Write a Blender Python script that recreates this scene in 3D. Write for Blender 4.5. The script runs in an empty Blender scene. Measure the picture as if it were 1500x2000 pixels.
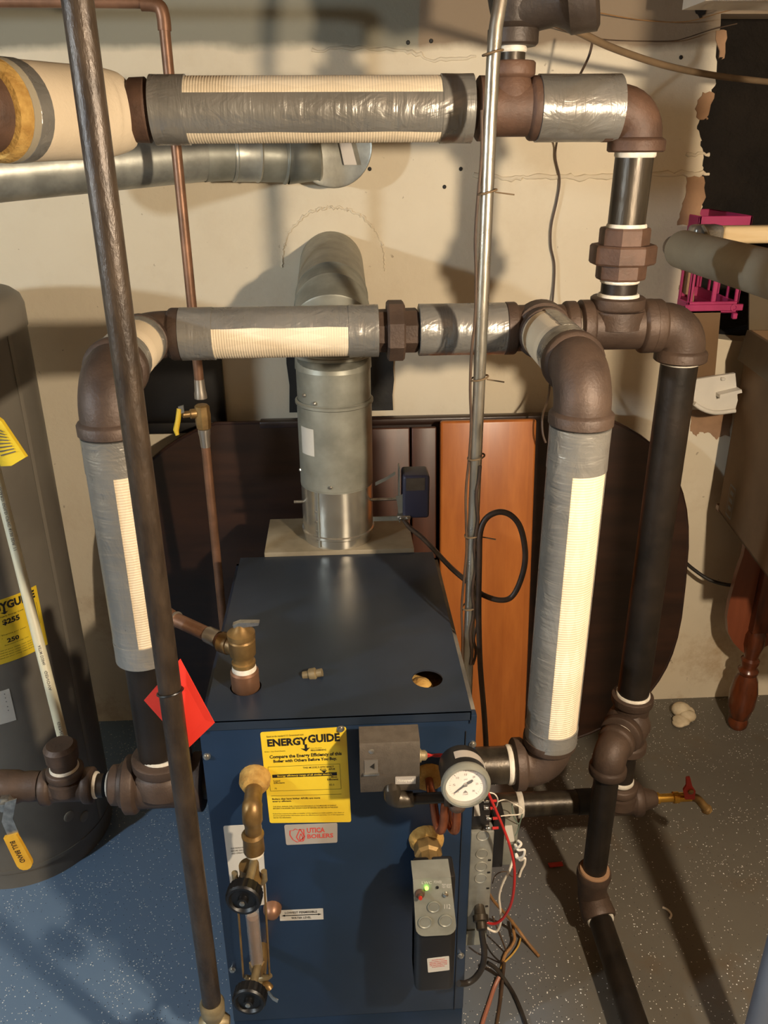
import bpy, bmesh, math, random
from mathutils import Vector as V, Matrix
random.seed(7)
D = bpy.data
SC = bpy.context.scene
COL = SC.collection
PI = math.pi
# ---------------------------------------------------------------- camera
FPX = 1613.0
CAM = V((0, 0, 1.97))
_z = V((-25, 3650, 1613)).normalized()
_y = V((-98, 713, -1613)); _y = (_y - _z * _y.dot(_z)).normalized()
_x = _y.cross(_z)
ROT = Matrix((_x, _y, _z))                       # camera axes -> world axes
cam = D.cameras.new('camera'); camo = D.objects.new('camera', cam); COL.objects.link(camo)
cam.sensor_fit = 'VERTICAL'; cam.sensor_height = 24.0; cam.lens = FPX / 2000 * 24.0
cam.clip_start = 0.02
camo.matrix_world = Matrix.Translation(CAM) @ ROT.to_4x4()
SC.camera = camo
# ---------------------------------------------------------------- world, exposure
w = D.worlds.new('basement_dark'); SC.world = w; w.use_nodes = True
w.node_tree.nodes['Background'].inputs[0].default_value = (0.8, 0.85, 1.0, 1)
w.node_tree.nodes['Background'].inputs[1].default_value = 0.03
SC.view_settings.view_transform = 'Standard'; SC.view_settings.look = 'None'
SC.view_settings.exposure = 0.0; SC.view_settings.gamma = 1.0; SC.view_settings.use_curve_mapping = False
KEY_POS, KEY_W, KEY_R, KEY_C = V((0.85, 0.20, 2.0)), 185.0, 0.035, (1.0, 0.83, 0.625)
COOL_POS, COOL_W, COOL_R, COOL_C = V((-2.3, 0.15, 2.1)), 150.0, 0.06, (0.74, 0.88, 1.0)

def at(u, v, **k):
    """point of the room seen at photo pixel (u, v) on the plane x=, y= or z="""
    r = ROT @ V((u - 750, 1000 - v, -FPX))
    (a, val), = k.items(); i = 'xyz'.index(a)
    return CAM + r * ((val - CAM[i]) / r[i])
def dist(p): return -(ROT.transposed() @ (V(p) - CAM)).z
def pxs(p, n): return n * dist(p) / FPX          # n pixels at the distance of p, in metres

# ---------------------------------------------------------------- materials
def lin(c):
    return tuple((x / 255 / 12.92) if x / 255 <= .04045 else ((x / 255 + .055) / 1.055) ** 2.4 for x in c)
MATS = {}
class N:
    def __init__(s, name):
        s.m = D.materials.new(name); s.m.use_nodes = True; s.t = s.m.node_tree
        s.b = s.t.nodes['Principled BSDF']; s.co = s.t.nodes.new('ShaderNodeTexCoord').outputs['Object']
        MATS[name] = s.m
    def n(s, typ, **k):
        x = s.t.nodes.new('ShaderNode' + typ)
        for a, v in k.items():
            if a[0] == '_': setattr(x, a[1:], v)
            else: s.put(x.inputs[int(a[1:]) if a[0] == 'i' and a[1:].isdigit() else a], v)
        return x
    def put(s, sock, v):
        if isinstance(v, bpy.types.NodeSocket): s.t.links.new(v, sock)
        elif isinstance(v, (tuple, list)) and len(v) == 3 and sock.type == 'RGBA': sock.default_value = (*v, 1)
        else: sock.default_value = v
    def set(s, **k):
        for a, v in k.items(): s.put(s.b.inputs[a.replace('_', ' ')], v)
    def mapped(s, sc=(1, 1, 1), rot=(0, 0, 0)):
        m = s.n('Mapping'); s.put(m.inputs['Vector'], s.co); m.inputs['Scale'].default_value = sc; m.inputs['Rotation'].default_value = rot
        return m.outputs[0]
    def noise(s, scale, detail=5, vec=None, rough=.55, dist=0):
        return s.n('TexNoise', Vector=vec or s.co, Scale=scale, Detail=detail, Roughness=rough, Distortion=dist).outputs[0]
    def ramp(s, fac, a, b, ca=(0, 0, 0), cb=(1, 1, 1)):
        r = s.n('ValToRGB', Fac=fac); e = r.color_ramp.elements
        e[0].position = a; e[1].position = b; e[0].color = (*ca, 1); e[1].color = (*cb, 1)
        return r.outputs[0]
    def mix(s, f, a, b):
        m = s.n('Mix', _data_type='RGBA'); s.put(m.inputs[0], f); s.put(m.inputs[6], a); s.put(m.inputs[7], b); return m.outputs[2]
    def math(s, op, a, b=0.0):
        m = s.n('Math', _operation=op); s.put(m.inputs[0], a); s.put(m.inputs[1], b); return m.outputs[0]
    def bump(s, h, st, d=.01, prev=None):
        b = s.n('Bump', Height=h, Strength=st, Distance=d)
        if prev: s.put(b.inputs['Normal'], prev)
        s.put(s.b.inputs['Normal'], b.outputs[0]); return b.outputs[0]
def mat(name, c1, c2=None, scale=8, rough=.5, metal=0, bump=0, bscale=60, lo=.35, hi=.65, rvar=0, spec=None, vec=None, bd=.004):
    m = N(name); c1 = lin(c1)
    sc = m.mapped(vec) if vec else m.co
    if c2:
        f = m.ramp(m.noise(scale, vec=sc), lo, hi)
        m.set(Base_Color=m.mix(f, c1, lin(c2)))
    else: m.set(Base_Color=c1)
    m.set(Metallic=float(metal), Roughness=float(rough))
    if rvar: m.set(Roughness=m.math('ADD', m.math('MULTIPLY', m.noise(scale * 3, vec=sc), rvar), rough - rvar / 2))
    if spec is not None: m.b.inputs['Specular IOR Level'].default_value = spec
    if bump: m.bump(m.noise(bscale, vec=sc), bump, bd)
    return m
def G(n): return MATS[n]

mat('cast_iron', (84, 67, 55), (64, 50, 41), 14, .55, .25, .25, 160)
mat('iron_dark', (60, 50, 42), (44, 36, 30), 12, .5, .2, .25, 140)
mat('cast_iron_rusty', (97, 71, 55), (72, 52, 40), 16, .6, .1, .3, 140)
mat('black_steel', (46, 38, 31), (28, 24, 20), 10, .42, .35, .12, 120, rvar=.2)
mat('mill_steel', (78, 70, 58), (48, 42, 35), 9, .36, .55, .1, 90, rvar=.25, vec=(3, 3, .6))
mat('pole_steel', (72, 59, 46), (48, 38, 29), 22, .4, .25, .28, 110, rvar=.25, vec=(2, 2, .7))
mat('galvanized', (172, 170, 158), (144, 143, 133), 22, .4, .5, .06, 90, rvar=.2)
mat('galv_dull', (150, 149, 136), (126, 125, 113), 14, .45, .35, .06, 60, rvar=.2)
mat('galv_conduit', (196, 190, 176), (160, 154, 140), 30, .3, .9, .1, 220, rvar=.2, vec=(1, 1, .3))
mat('shiny_tin', (198, 192, 176), (172, 164, 148), 10, .24, .8, .02, 40)
mat('copper', (146, 106, 80), (108, 78, 58), 12, .42, .45, .06, 80, rvar=.2)
mat('copper_bright', (176, 104, 70), (130, 76, 52), 18, .32, .75, .05, 80)
mat('brass', (152, 122, 74), (110, 84, 50), 20, .4, .55, .1, 90, rvar=.2)
mat('brass_new', (206, 160, 70), None, 1, .25, .9)
mat('brass_pale', (158, 142, 108), (122, 106, 76), 24, .45, .4, .12, 90)
mat('chrome', (215, 210, 200), None, 1, .15, 1)
mat('zinc_screw', (196, 192, 182), (150, 146, 138), 60, .3, .9)
mat('dope_white', (226, 220, 206), (200, 190, 172), 40, .6, 0, .3, 90)
mat('solder', (170, 160, 146), None, 1, .35, .8)
mat('boiler_blue', (31, 50, 75), (26, 42, 62), 5, .36, .1, .03, 30, rvar=.1)
mat('boiler_blue_top', (40, 50, 64), (33, 41, 52), 4, .32, .1, .03, 30, rvar=.14)
mat('hood_cream', (158, 146, 122), (122, 110, 88), 7, .5, .1, .03, 40)
mat('panel_edge', (150, 142, 128), (96, 92, 86), 9, .5, .2)
mat('fiberglass', (190, 152, 82), (158, 118, 56), 50, .95, 0, .9, 120)
mat('plastic_black', (22, 20, 19), (30, 27, 25), 10, .38)
mat('plastic_knob', (14, 13, 13), None, 1, .42)
mat('plastic_blue', (52, 52, 70), None, 1, .45)
mat('cover_taupe', (94, 84, 72), (82, 73, 62), 60, .5, .2, .25, 300)
mat('label_yellow', (236, 204, 52), (226, 190, 40), 6, .45)
mat('label_white', (206, 200, 188), (192, 186, 174), 10, .45)
mat('label_silver', (178, 168, 156), None, 1, .4, .2)
mat('ink_black', (26, 22, 16), None, 1, .6)
mat('ink_red', (206, 72, 62), None, 1, .6)
mat('ink_grey', (96, 90, 82), None, 1, .6)
mat('handle_yellow', (214, 164, 44), (198, 146, 36), 20, .5)
mat('valve_yellow', (206, 172, 40), None, 1, .45)
mat('red_paint', (168, 40, 26), None, 1, .45)
mat('tag_red', (240, 62, 44), (232, 54, 40), 8, .6)
mat('cpvc', (206, 200, 172), (190, 184, 158), 8, .45)
mat('heater_grey', (116, 110, 99), (104, 98, 88), 5, .42, .1, .02, 60)
mat('heater_top', (124, 117, 105), None, 1, .5, .1)
mat('wire_red', (170, 38, 34), None, 1, .4)
mat('wire_red_dark', (104, 32, 26), None, 1, .45)
mat('wire_white', (216, 206, 188), None, 1, .5)
mat('wire_tan', (158, 116, 70), (128, 92, 54), 40, .6)
mat('wire_pink', (160, 104, 82), None, 1, .5)
mat('wire_yellow', (190, 150, 70), None, 1, .5)
mat('wire_black', (34, 30, 27), (48, 42, 36), 30, .45)
mat('wire_green', (96, 112, 98), None, 1, .5)
mat('wire_brown', (84, 64, 46), (64, 48, 36), 20, .5)
mat('cable_grey', (116, 96, 72), (92, 76, 56), 10, .6)
mat('cable_jacket', (70, 52, 38), (48, 36, 28), 30, .5, 0, .1, 60)
mat('armor', (150, 144, 132), (110, 104, 96), 40, .4, .6, .3, 200)
mat('twine', (104, 84, 58), None, 1, .8)
mat('tape_black', (28, 27, 26), None, 1, .5)
mat('crate_pink', (172, 52, 98), (154, 42, 84), 8, .45)
mat('cardboard', (116, 88, 58), (100, 76, 49), 5, .8, 0, .05, 40)
mat('cardboard_dark', (96, 82, 60), (84, 70, 50), 5, .85)
mat('grey_foam', (158, 148, 126), (142, 132, 112), 6, .8, 0, .2, 200)
mat('lumber', (226, 202, 158), (206, 178, 132), 4, .7, 0, .1, 60, vec=(.5, 6, 6))
mat('plastic_white', (212, 206, 194), (196, 190, 178), 6, .4)
mat('caulk_lump', (214, 198, 168), (190, 172, 140), 30, .8, 0, .5, 60)
mat('post_paint', (112, 120, 134), (100, 107, 120), 4, .4)
mat('wood_dark', (52, 31, 20), (36, 21, 14), 3, .34, 0, .05, 60, vec=(1, 8, 8))
mat('wood_red', (78, 42, 24), (58, 30, 17), 2.5, .38, 0, .04, 60, vec=(8, 8, .8))
mat('wood_leaf', (132, 72, 46), (112, 58, 36), 3, .35, 0, .03, 60, vec=(6, 6, .8))
mat('wood_leg', (104, 52, 26), (70, 34, 18), 5, .25, 0, .03, 60, vec=(6, 6, 1))
mat('black_board', (24, 22, 21), (34, 31, 28), 8, .4)
mat('soot', (40, 37, 32), (26, 24, 21), 10, .7, 0, .4, 60)
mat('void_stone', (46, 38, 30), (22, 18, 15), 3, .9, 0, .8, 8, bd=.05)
mat('cement_bare', (160, 124, 92), (138, 106, 78), 12, .9, 0, .4, 80)
mat('glass_dial', (232, 218, 206), None, 1, .5)
mat('joist', (120, 94, 66), (92, 70, 48), 3, .8, 0, .1, 40, vec=(6, .6, 6))
mat('white_paint', (226, 218, 204), (204, 194, 178), 5, .6)
mat('plaster_side', (176, 158, 132), (150, 134, 110), 2.5, .9, 0, .2, 30)

def emis(name, c, s):
    m = N(name); m.set(Base_Color=c); m.put(m.b.inputs['Emission Color'], c); m.put(m.b.inputs['Emission Strength'], s); return m
emis('bulb_warm', KEY_C, KEY_W / (4 * PI * PI * KEY_R ** 2))
emis('bulb_cool', COOL_C, COOL_W / (4 * PI * PI * COOL_R ** 2))
emis('led_green', (.25, 1, .05), 6.0)
def glassmat():
    m = N('sight_glass'); m.set(Base_Color=(.9, .88, .82), Roughness=.08, Alpha=.35)
    m.set(Transmission_Weight=.6)
    m2 = N('gauge_lens'); m2.set(Base_Color=(1, 1, 1), Roughness=.05, Alpha=.06)
glassmat()
def jacket():
    for name, ax in (('jacket_x', 0), ('jacket_z', 2), ('jacket_y', 1)):
        m = N(name)
        sc = [1, 1, 1]; sc[ax] = 1.0
        # woven reinforcement: fine ribs along the pipe and a diamond scrim
        wv = m.n('TexWave', _wave_type='BANDS', _bands_direction='XYZ'[ax], Vector=m.co, Scale=62, Distortion=.4).outputs[1]
        big = m.noise(5, 3)
        m.set(Base_Color=m.mix(m.ramp(big, .35, .7), lin((232, 214, 184)), lin((214, 194, 162))), Roughness=.62)
        sp3 = m.n('SeparateXYZ', Vector=m.co).outputs
        th = m.math('ARCTAN2', *((sp3[2], sp3[1]) if ax == 0 else (sp3[0], sp3[1]) if ax == 2 else (sp3[2], sp3[0])))
        p_ = m.math('ADD', m.math('MULTIPLY', sp3[ax], 9.0), m.math('MULTIPLY', th, 2.2)); q_ = m.math('SUBTRACT', m.math('MULTIPLY', sp3[ax], 9.0), m.math('MULTIPLY', th, 2.2))
        par = m.math('ABSOLUTE', m.math('MODULO', m.math('ADD', m.math('FLOOR', p_), m.math('FLOOR', q_)), 2.0))
        col = m.mix(m.ramp(big, .35, .7), lin((232, 216, 188)), lin((216, 198, 168)))
        m.set(Base_Color=m.mix(m.math('MULTIPLY', par, .35), col, lin((204, 186, 156))))
        b1 = m.bump(wv, .35, .0018)
        m.bump(m.math('MULTIPLY', par, .5), .25, .001, b1)
jacket()
mat('canvas', (216, 198, 170), (200, 182, 154), 5, .8, 0, .25, 160)
def tape():
    for name, ax in (('tape_x', 0), ('tape_z', 2), ('tape_y', 1)):
        m = N(name)
        sc = [7, 7, 7]; sc[ax] = 40
        wr = m.noise(1.0, 3, m.mapped(sc), .6, .6)
        sc2 = [18, 18, 18]; sc2[ax] = 12
        w2 = m.noise(1.0, 4, m.mapped(sc2), .5, 1.5)
        m.set(Base_Color=m.mix(m.ramp(m.noise(4, 4), .35, .7), lin((154, 151, 144)), lin((126, 122, 114))), Metallic=.5,
              Roughness=m.math('ADD', m.math('MULTIPLY', w2, .3), .16))
        b1 = m.bump(wr, .8, .004); m.bump(w2, .55, .007, b1)
tape()
def wallmat():
    m = N('wall_paint')
    a, b, c = lin((220, 208, 184)), lin((208, 193, 166)), lin((182, 158, 126))
    col = m.mix(m.ramp(m.noise(1.3, 6), .3, .7), a, b)
    st = m.ramp(m.noise(4.5, 8, None, .72), .50, .68)
    sep = m.n('SeparateXYZ', Vector=m.co)
    low = m.ramp(m.math('MULTIPLY', sep.outputs[2], 1.0), .15, 1.3, (1, 1, 1), (.15, .15, .15))   # damp staining gathers low on the wall
    col = m.mix(m.math('MULTIPLY', st, low), col, c)
    sp = m.ramp(m.noise(38, 3), .70, .74)
    col = m.mix(m.math('MULTIPLY', sp, .5), col, lin((110, 88, 64)))
    # shade along the wall top painted in as a darker band, uneven edge
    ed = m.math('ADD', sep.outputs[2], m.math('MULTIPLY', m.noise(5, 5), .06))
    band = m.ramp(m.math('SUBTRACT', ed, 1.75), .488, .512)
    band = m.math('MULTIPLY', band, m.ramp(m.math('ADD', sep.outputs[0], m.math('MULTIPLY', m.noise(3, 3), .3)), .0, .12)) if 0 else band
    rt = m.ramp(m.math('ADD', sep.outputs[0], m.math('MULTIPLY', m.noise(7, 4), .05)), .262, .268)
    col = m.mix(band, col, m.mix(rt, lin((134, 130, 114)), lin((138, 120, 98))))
    m.set(Base_Color=col, Roughness=.88)
    b1 = m.bump(m.noise(3.5, 6, None, .5), .5, .02)
    b2 = m.bump(m.noise(40, 5), .22, .006, b1)
    m.bump(m.ramp(m.noise(9, 8, None, .75), .55, .7), .2, .004, b2)
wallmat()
def floormat():
    m = N('floor_paint')
    a, b, c = lin((103, 98, 88)), lin((92, 87, 78)), lin((98, 82, 62))
    col = m.mix(m.ramp(m.noise(2.2, 5), .3, .7), a, b)
    sep = m.n('SeparateXYZ', Vector=m.co)
    warm = m.ramp(m.math('ADD', sep.outputs[0], m.math('MULTIPLY', m.noise(1.5, 3), .6)), .1, .9)
    col = m.mix(warm, lin((100, 122, 146)), col)                       # blue-grey paint, warm lamplight coloured in to the right, cool to the left
    col = m.mix(m.math('MULTIPLY', m.ramp(m.noise(3.3, 6, None, .65), .55, .72), m.math('MULTIPLY', warm, .7)), col, c)
    for sc, thr, tint, seed in ((210, .28, (222, 220, 212), 0), (130, .22, (230, 230, 224), 3.3), (180, .22, (44, 44, 44), 7.7)):
        vec = m.mapped((1, 1, 1), (0, 0, seed))
        vo = m.n('TexVoronoi', Vector=vec, Scale=sc)
        rnd = m.n('SeparateColor', Color=vo.outputs[1]).outputs[0]
        dens = m.math('ADD', m.math('ADD', m.math('MULTIPLY', m.noise(6, 3), .5), .635), m.math('MULTIPLY', warm, .035))
        keep = m.math('GREATER_THAN', rnd, dens)
        spot = m.math('MULTIPLY', m.math('LESS_THAN', vo.outputs[0], thr), keep)
        col = m.mix(spot, col, lin(tint))
    m.set(Base_Color=col, Roughness=m.math('ADD', m.math('MULTIPLY', m.noise(5, 4), .25), .3))
    m.bump(m.noise(6, 6), .25, .01)
floormat()
def oakboard():
    m = N('wood_orange')
    g = m.noise(3, 6, m.mapped((9, 9, .7)), .6)
    sep = m.n('SeparateXYZ', Vector=m.co)
    st = m.n('TexWhiteNoise', _noise_dimensions='1D', W=m.math('FLOOR', m.math('MULTIPLY', sep.outputs[0], 16.0))).outputs[0]
    col = m.mix(m.ramp(g, .3, .75), lin((186, 112, 52)), lin((158, 88, 38)))
    col = m.mix(m.math('MULTIPLY', st, .45), col, lin((142, 78, 34)))
    m.set(Base_Color=col, Roughness=.32)
oakboard()

# ---------------------------------------------------------------- mesh helpers
def frame(d):
    d = V(d).normalized(); r = V((0, 0, 1)) if abs(d.z) < .9 else V((0, 1, 0))
    a = r.cross(d).normalized(); return a, d.cross(a).normalized(), d
class MB:
    def __init__(s): s.v = []; s.f = []
    def ring(s, c, a, b, r, n, ph=0):
        i = len(s.v); s.v += [c + a * (r * math.cos(2 * PI * k / n + ph)) + b * (r * math.sin(2 * PI * k / n + ph)) for k in range(n)]; return i
    def join(s, i, j, n): s.f += [(i + k, i + (k + 1) % n, j + (k + 1) % n, j + k) for k in range(n)]
    def lathe(s, o, d, prof, n=24, ph=0, cap=True):
        """profile = [(distance along d, radius), ...]"""
        a, b, d = frame(d); o = V(o); prev = None
        for t, r in prof:
            i = s.ring(o + d * t, a, b, max(r, 1e-5), n, ph)
            if prev is not None: s.join(prev, i, n)
            elif cap and r > 1e-4: s.f.append(tuple(range(i + n - 1, i - 1, -1)))
            prev = i
        if cap and prof[-1][1] > 1e-4: s.f.append(tuple(range(prev, prev + n)))
        return s
    def cyl(s, p0, p1, r0, r1=None, n=24, cap=True):
        p0, p1 = V(p0), V(p1); return s.lathe(p0, p1 - p0, [(0, r0), ((p1 - p0).length, r0 if r1 is None else r1)], n, 0, cap)
    def tube(s, pts, rad, n=16, cap=True):
        pts = [V(p) for p in pts]; m = len(pts)
        if not isinstance(rad, (list, tuple)): rad = [rad] * m
        tan = [((pts[min(i + 1, m - 1)] - pts[max(i - 1, 0)]) or V((0, 0, 1))).normalized() for i in range(m)]
        for i in range(m):
            if tan[i].length < .5: tan[i] = tan[i - 1] if i else V((0, 0, 1))
        a, b, _ = frame(tan[0]); prev = None
        for i in range(m):
            a = (a - tan[i] * a.dot(tan[i])).normalized(); b = tan[i].cross(a)
            j = s.ring(pts[i], a, b, rad[i], n)
            if prev is not None: s.join(prev, j, n)
            elif cap: s.f.append(tuple(range(j + n - 1, j - 1, -1)))
            prev = j
        if cap: s.f.append(tuple(range(prev, prev + n)))
        return s
    def shell(s, p0, p1, r, th, a0, a1, ref, side, n=20, wob=0):
        """part of a pipe sleeve: angles in degrees from ref towards side"""
        p0, p1 = V(p0), V(p1); ref = V(ref); side = V(side); L = 8
        base = len(s.v); m = n + 1
        for lay in range(2):
            for q in range(L + 1):
                for k in range(m):
                    e0 = a0 + (wob * math.sin(q * 2.3 + 1) if k == 0 else 0); an = math.radians(e0 + (a1 - e0) * k / n)
                    rr = r + (th if lay else 0)
                    s.v.append(p0.lerp(p1, q / L) + (ref * math.cos(an) + side * math.sin(an)) * rr)
        def I(lay, q, k): return base + lay * (L + 1) * m + q * m + k
        for q in range(L):
            for k in range(n):
                s.f.append((I(1, q, k), I(1, q, k + 1), I(1, q + 1, k + 1), I(1, q + 1, k))); s.f.append((I(0, q, k), I(0, q + 1, k), I(0, q + 1, k + 1), I(0, q, k + 1)))
            for k in (0, n): s.f.append((I(0, q, k), I(1, q, k), I(1, q + 1, k), I(0, q + 1, k)))
        for q in (0, L):
            for k in range(n): s.f.append((I(0, q, k), I(0, q, k + 1), I(1, q, k + 1), I(1, q, k)))
        return s
    def bm(s, b):
        o = len(s.v); b.verts.index_update(); s.v += [v.co.copy() for v in b.verts]; s.f += [tuple(o + v.index for v in f.verts) for f in b.faces]; b.free(); return s
    def box(s, c, size, M=None, bev=0, seg=2):
        b = bmesh.new(); bmesh.ops.create_cube(b, size=1)
        for v in b.verts: v.co = V((v.co.x * size[0], v.co.y * size[1], v.co.z * size[2]))
        if bev: bmesh.ops.bevel(b, geom=b.edges[:], offset=bev, segments=seg, affect='EDGES', profile=.5)
        for v in b.verts: v.co = (M @ v.co if M else v.co) + V(c)
        return s.bm(b)
    def bx(s, lo, hi, bev=0, seg=2):
        lo, hi = V(lo), V(hi); return s.box((lo + hi) / 2, [abs(x) for x in (hi - lo)], None, bev, seg)
    def prism(s, poly, ext):
        """closed polygon (3D points) pushed along ext"""
        n = len(poly); i = len(s.v); ext = V(ext); s.v += [V(p) for p in poly] + [V(p) + ext for p in poly]
        s.f.append(tuple(range(i + n - 1, i - 1, -1))); s.f.append(tuple(range(i + n, i + 2 * n)))
        s.f += [(i + k, i + (k + 1) % n, i + n + (k + 1) % n, i + n + k) for k in range(n)]; return s
    def ball(s, c, r, n=16, sq=(1, 1, 1)):
        m = n // 2; i0 = len(s.v)
        s.lathe(V(c) - V((0, 0, r)), (0, 0, 1), [(r - r * math.cos(PI * k / m), r * math.sin(PI * k / m)) for k in range(m + 1)], n, 0, False)
        for k in range(i0, len(s.v)): q = s.v[k] - V(c); s.v[k] = V(c) + V((q.x * sq[0], q.y * sq[1], q.z * sq[2]))
        return s
ROOT = {}
def obj(name, mb, m, parent=None, ang=38, kind=None, label=None):
    me = D.meshes.new(name); off = V((0, 0, 0))
    if parent is not None:
        off = ROOT[parent.name]
    me.from_pydata([tuple(v - off) for v in mb.v], [], mb.f)
    b = bmesh.new(); b.from_mesh(me); bmesh.ops.recalc_face_normals(b, faces=b.faces[:]); b.to_mesh(me); b.free()
    me.shade_smooth(); me.set_sharp_from_angle(angle=math.radians(ang)); me.materials.append(G(m))
    o = D.objects.new(name, me); COL.objects.link(o); o.parent = parent; ROOT[o.name] = off
    if kind: o['kind'] = kind
    if label: o['label'] = label
    return o
def thing(name, label, cat, loc, group=None):
    o = D.objects.new(name, None); COL.objects.link(o); o.location = loc; o.empty_display_size = .05
    ROOT[o.name] = V(loc); o['label'] = label; o['category'] = cat
    if group: o['group'] = group
    return o
def tag(o, label, cat, group=None):
    o['label'] = label; o['category'] = cat
    if group: o['group'] = group
    return o
def single(name, mb, m, label, cat, group=None, ang=38):
    """a thing that is one mesh; its origin is put at the base of its shape"""
    xs = [v.x for v in mb.v]; ys = [v.y for v in mb.v]; zs = [v.z for v in mb.v]
    c = V(((min(xs) + max(xs)) / 2, (min(ys) + max(ys)) / 2, min(zs)))
    mb.v = [v - c for v in mb.v]; o = obj(name, mb, m, None, ang); o.location = c; ROOT[o.name] = c
    return tag(o, label, cat, group)
def spline(pts, n=8):
    pts = [V(p) for p in pts]; out = []
    for i in range(len(pts) - 1):
        p0 = pts[max(i - 1, 0)]; p1 = pts[i]; p2 = pts[i + 1]; p3 = pts[min(i + 2, len(pts) - 1)]
        for k in range(n):
            t = k / n; out.append(.5 * ((2 * p1) + (p2 - p0) * t + (2 * p0 - 5 * p1 + 4 * p2 - p3) * t * t + (3 * p1 - p0 - 3 * p2 + p3) * t ** 3))
    return out + [pts[-1]]
X, Y, Z = V((1, 0, 0)), V((0, 1, 0)), V((0, 0, 1))
def pipe(par, p0, p1, r, m, name='pipe', n=28): return obj(name, MB().cyl(p0, p1, r, None, n), m, par)
def ring(par, p, d, r, w=.006, m='dope_white', name='thread_sealant', bulge=.002):
    d = V(d).normalized(); return obj(name, MB().lathe(V(p) - d * w / 2, d, [(0, r), (w * .25, r + bulge), (w * .75, r + bulge * .8), (w, r)], 28), m, par)
def elbow(par, c, a, b, r, rc, L, R=None, m='cast_iron', name='elbow', cl=.022):
    """90 degree fitting: corner c, arms along a and b, beaded collars"""
    c, a, b = V(c), V(a).normalized(), V(b).normalized(); R = min(R or L * .72, L - cl - .005)
    pts, rad = [], []
    def arm(d, rev):
        seq = [(L, rc * .93), (L - .003, rc), (L - cl + .003, rc), (L - cl, rc * .97), (L - cl - .004, r)]
        return [(c + d * t, q) for t, q in (seq if not rev else seq[::-1])]
    ce = c + a * R + b * R; k = 9
    mid = [(ce - (b * math.cos(q * PI / 2 / k) + a * math.sin(q * PI / 2 / k)) * R, r) for q in range(k + 1)]
    path = arm(a, False) + ([] if R >= L - cl - .004 else []) + mid + arm(b, True)
    if R > L - cl - .004: path = [x for x in path]
    mb = MB(); A, B, _ = frame(a.cross(b)); prev = None; n = 28; nrm = a.cross(b).normalized()
    for i, (p, q) in enumerate(path):
        if i < 5: t = -a
        elif i >= len(path) - 5: t = b
        else:
            s_ = (i - 5) / k * PI / 2; t = (b * math.sin(s_) - a * math.cos(s_)).normalized()
        e = nrm.cross(t).normalized(); j = mb.ring(p, e, nrm, q, n)
        if prev is not None: mb.join(prev, j, n)
        else: mb.f.append(tuple(range(j + n - 1, j - 1, -1)))
        prev = j
    mb.f.append(tuple(range(prev, prev + n)))
    return obj(name, mb, m, par, 50)
def tee(par, c, a, b, r, rc, La, Lb=None, m='cast_iron', name='tee', cl=.024, rb=None, rcb=None):
    c, a, b = V(c), V(a).normalized(), V(b).normalized(); Lb = Lb or La; rb = rb or r; rcb = rcb or rc
    mb = MB()
    mb.lathe(c - a * La, a, [(0, rc * .93), (.003, rc), (cl - .003, rc), (cl, rc * .97), (cl + .004, r), (2 * La - cl - .004, r), (2 * La - cl, rc * .97), (2 * La - cl + .003, rc), (2 * La - .003, rc), (2 * La, rc * .93)], 32)
    mb.lathe(c, b, [(0, rb * 1.25), (r * .75, rb * 1.22), (Lb - cl - .004, rb), (Lb - cl, rcb * .97), (Lb - cl + .003, rcb), (Lb - .003, rcb), (Lb, rcb * .93)], 32)
    return obj(name, mb, m, par, 50)
def union(par, c, d, r, rn, m='cast_iron', name='union'):
    """octagonal tail, large octagonal nut, octagonal tail"""
    c, d = V(c), V(d).normalized(); q = 1.082
    o = obj(name, MB().lathe(c - d * .05, d, [(0, r * .96), (.004, r), (.1 - .004, r), (.1, r * .96)], 8, PI / 8), m, par, 20)
    obj('union_nut', MB().lathe(c - d * .02, d, [(0, rn * .95), (.004, rn), (.034, rn), (.038, rn * .95)], 8, PI / 8), m, o, 20)
    return o
def sleeve(par, p0, p1, r, ax, strips, bands, name='insulation_sleeve', full=False):
    """insulation with paper jacket; strips/bands of duct tape. ref = towards the room, side = up or right"""
    p0, p1 = V(p0), V(p1); d = (p1 - p0).normalized(); L = (p1 - p0).length
    ref = -Y if ax != 'y' else Z; side = Z if ax == 'x' else X
    s = obj(name, MB().cyl(p0, p1, r, None, 40), 'jacket_' + ax, par)
    for t0, t1, a0, a1 in strips:
        obj('duct_tape', MB().shell(p0 + d * L * t0, p0 + d * L * t1, r + .0004, .0012, a0, a1, ref, side, 28, 1.2), 'tape_' + ax, s)
    for t0, t1 in bands:
        mb = MB().lathe(p0 + d * (L * t0 - .0008), d, [(0, r), (.0006, r + .0026), (L * (t1 - t0) * .5, r + .0022), (L * (t1 - t0) + .001, r + .0026), (L * (t1 - t0) + .0016, r)], 40)
        obj('duct_tape', mb, 'tape_' + ax, s)
    return s
def text_mesh(s, bold=0.0):
    cu = D.curves.new('t', 'FONT'); cu.body = s; cu.size = 1; cu.resolution_u = 2; cu.offset = bold
    o = D.objects.new('t', cu); COL.objects.link(o); bpy.context.view_layer.update()
    me = D.meshes.new_from_object(o.evaluated_get(bpy.context.evaluated_depsgraph_get()))
    vs = [v.co.copy() for v in me.vertices]; fs = [tuple(p.vertices) for p in me.polygons]
    D.objects.remove(o); D.curves.remove(cu); D.meshes.remove(me)
    return vs, fs
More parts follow.
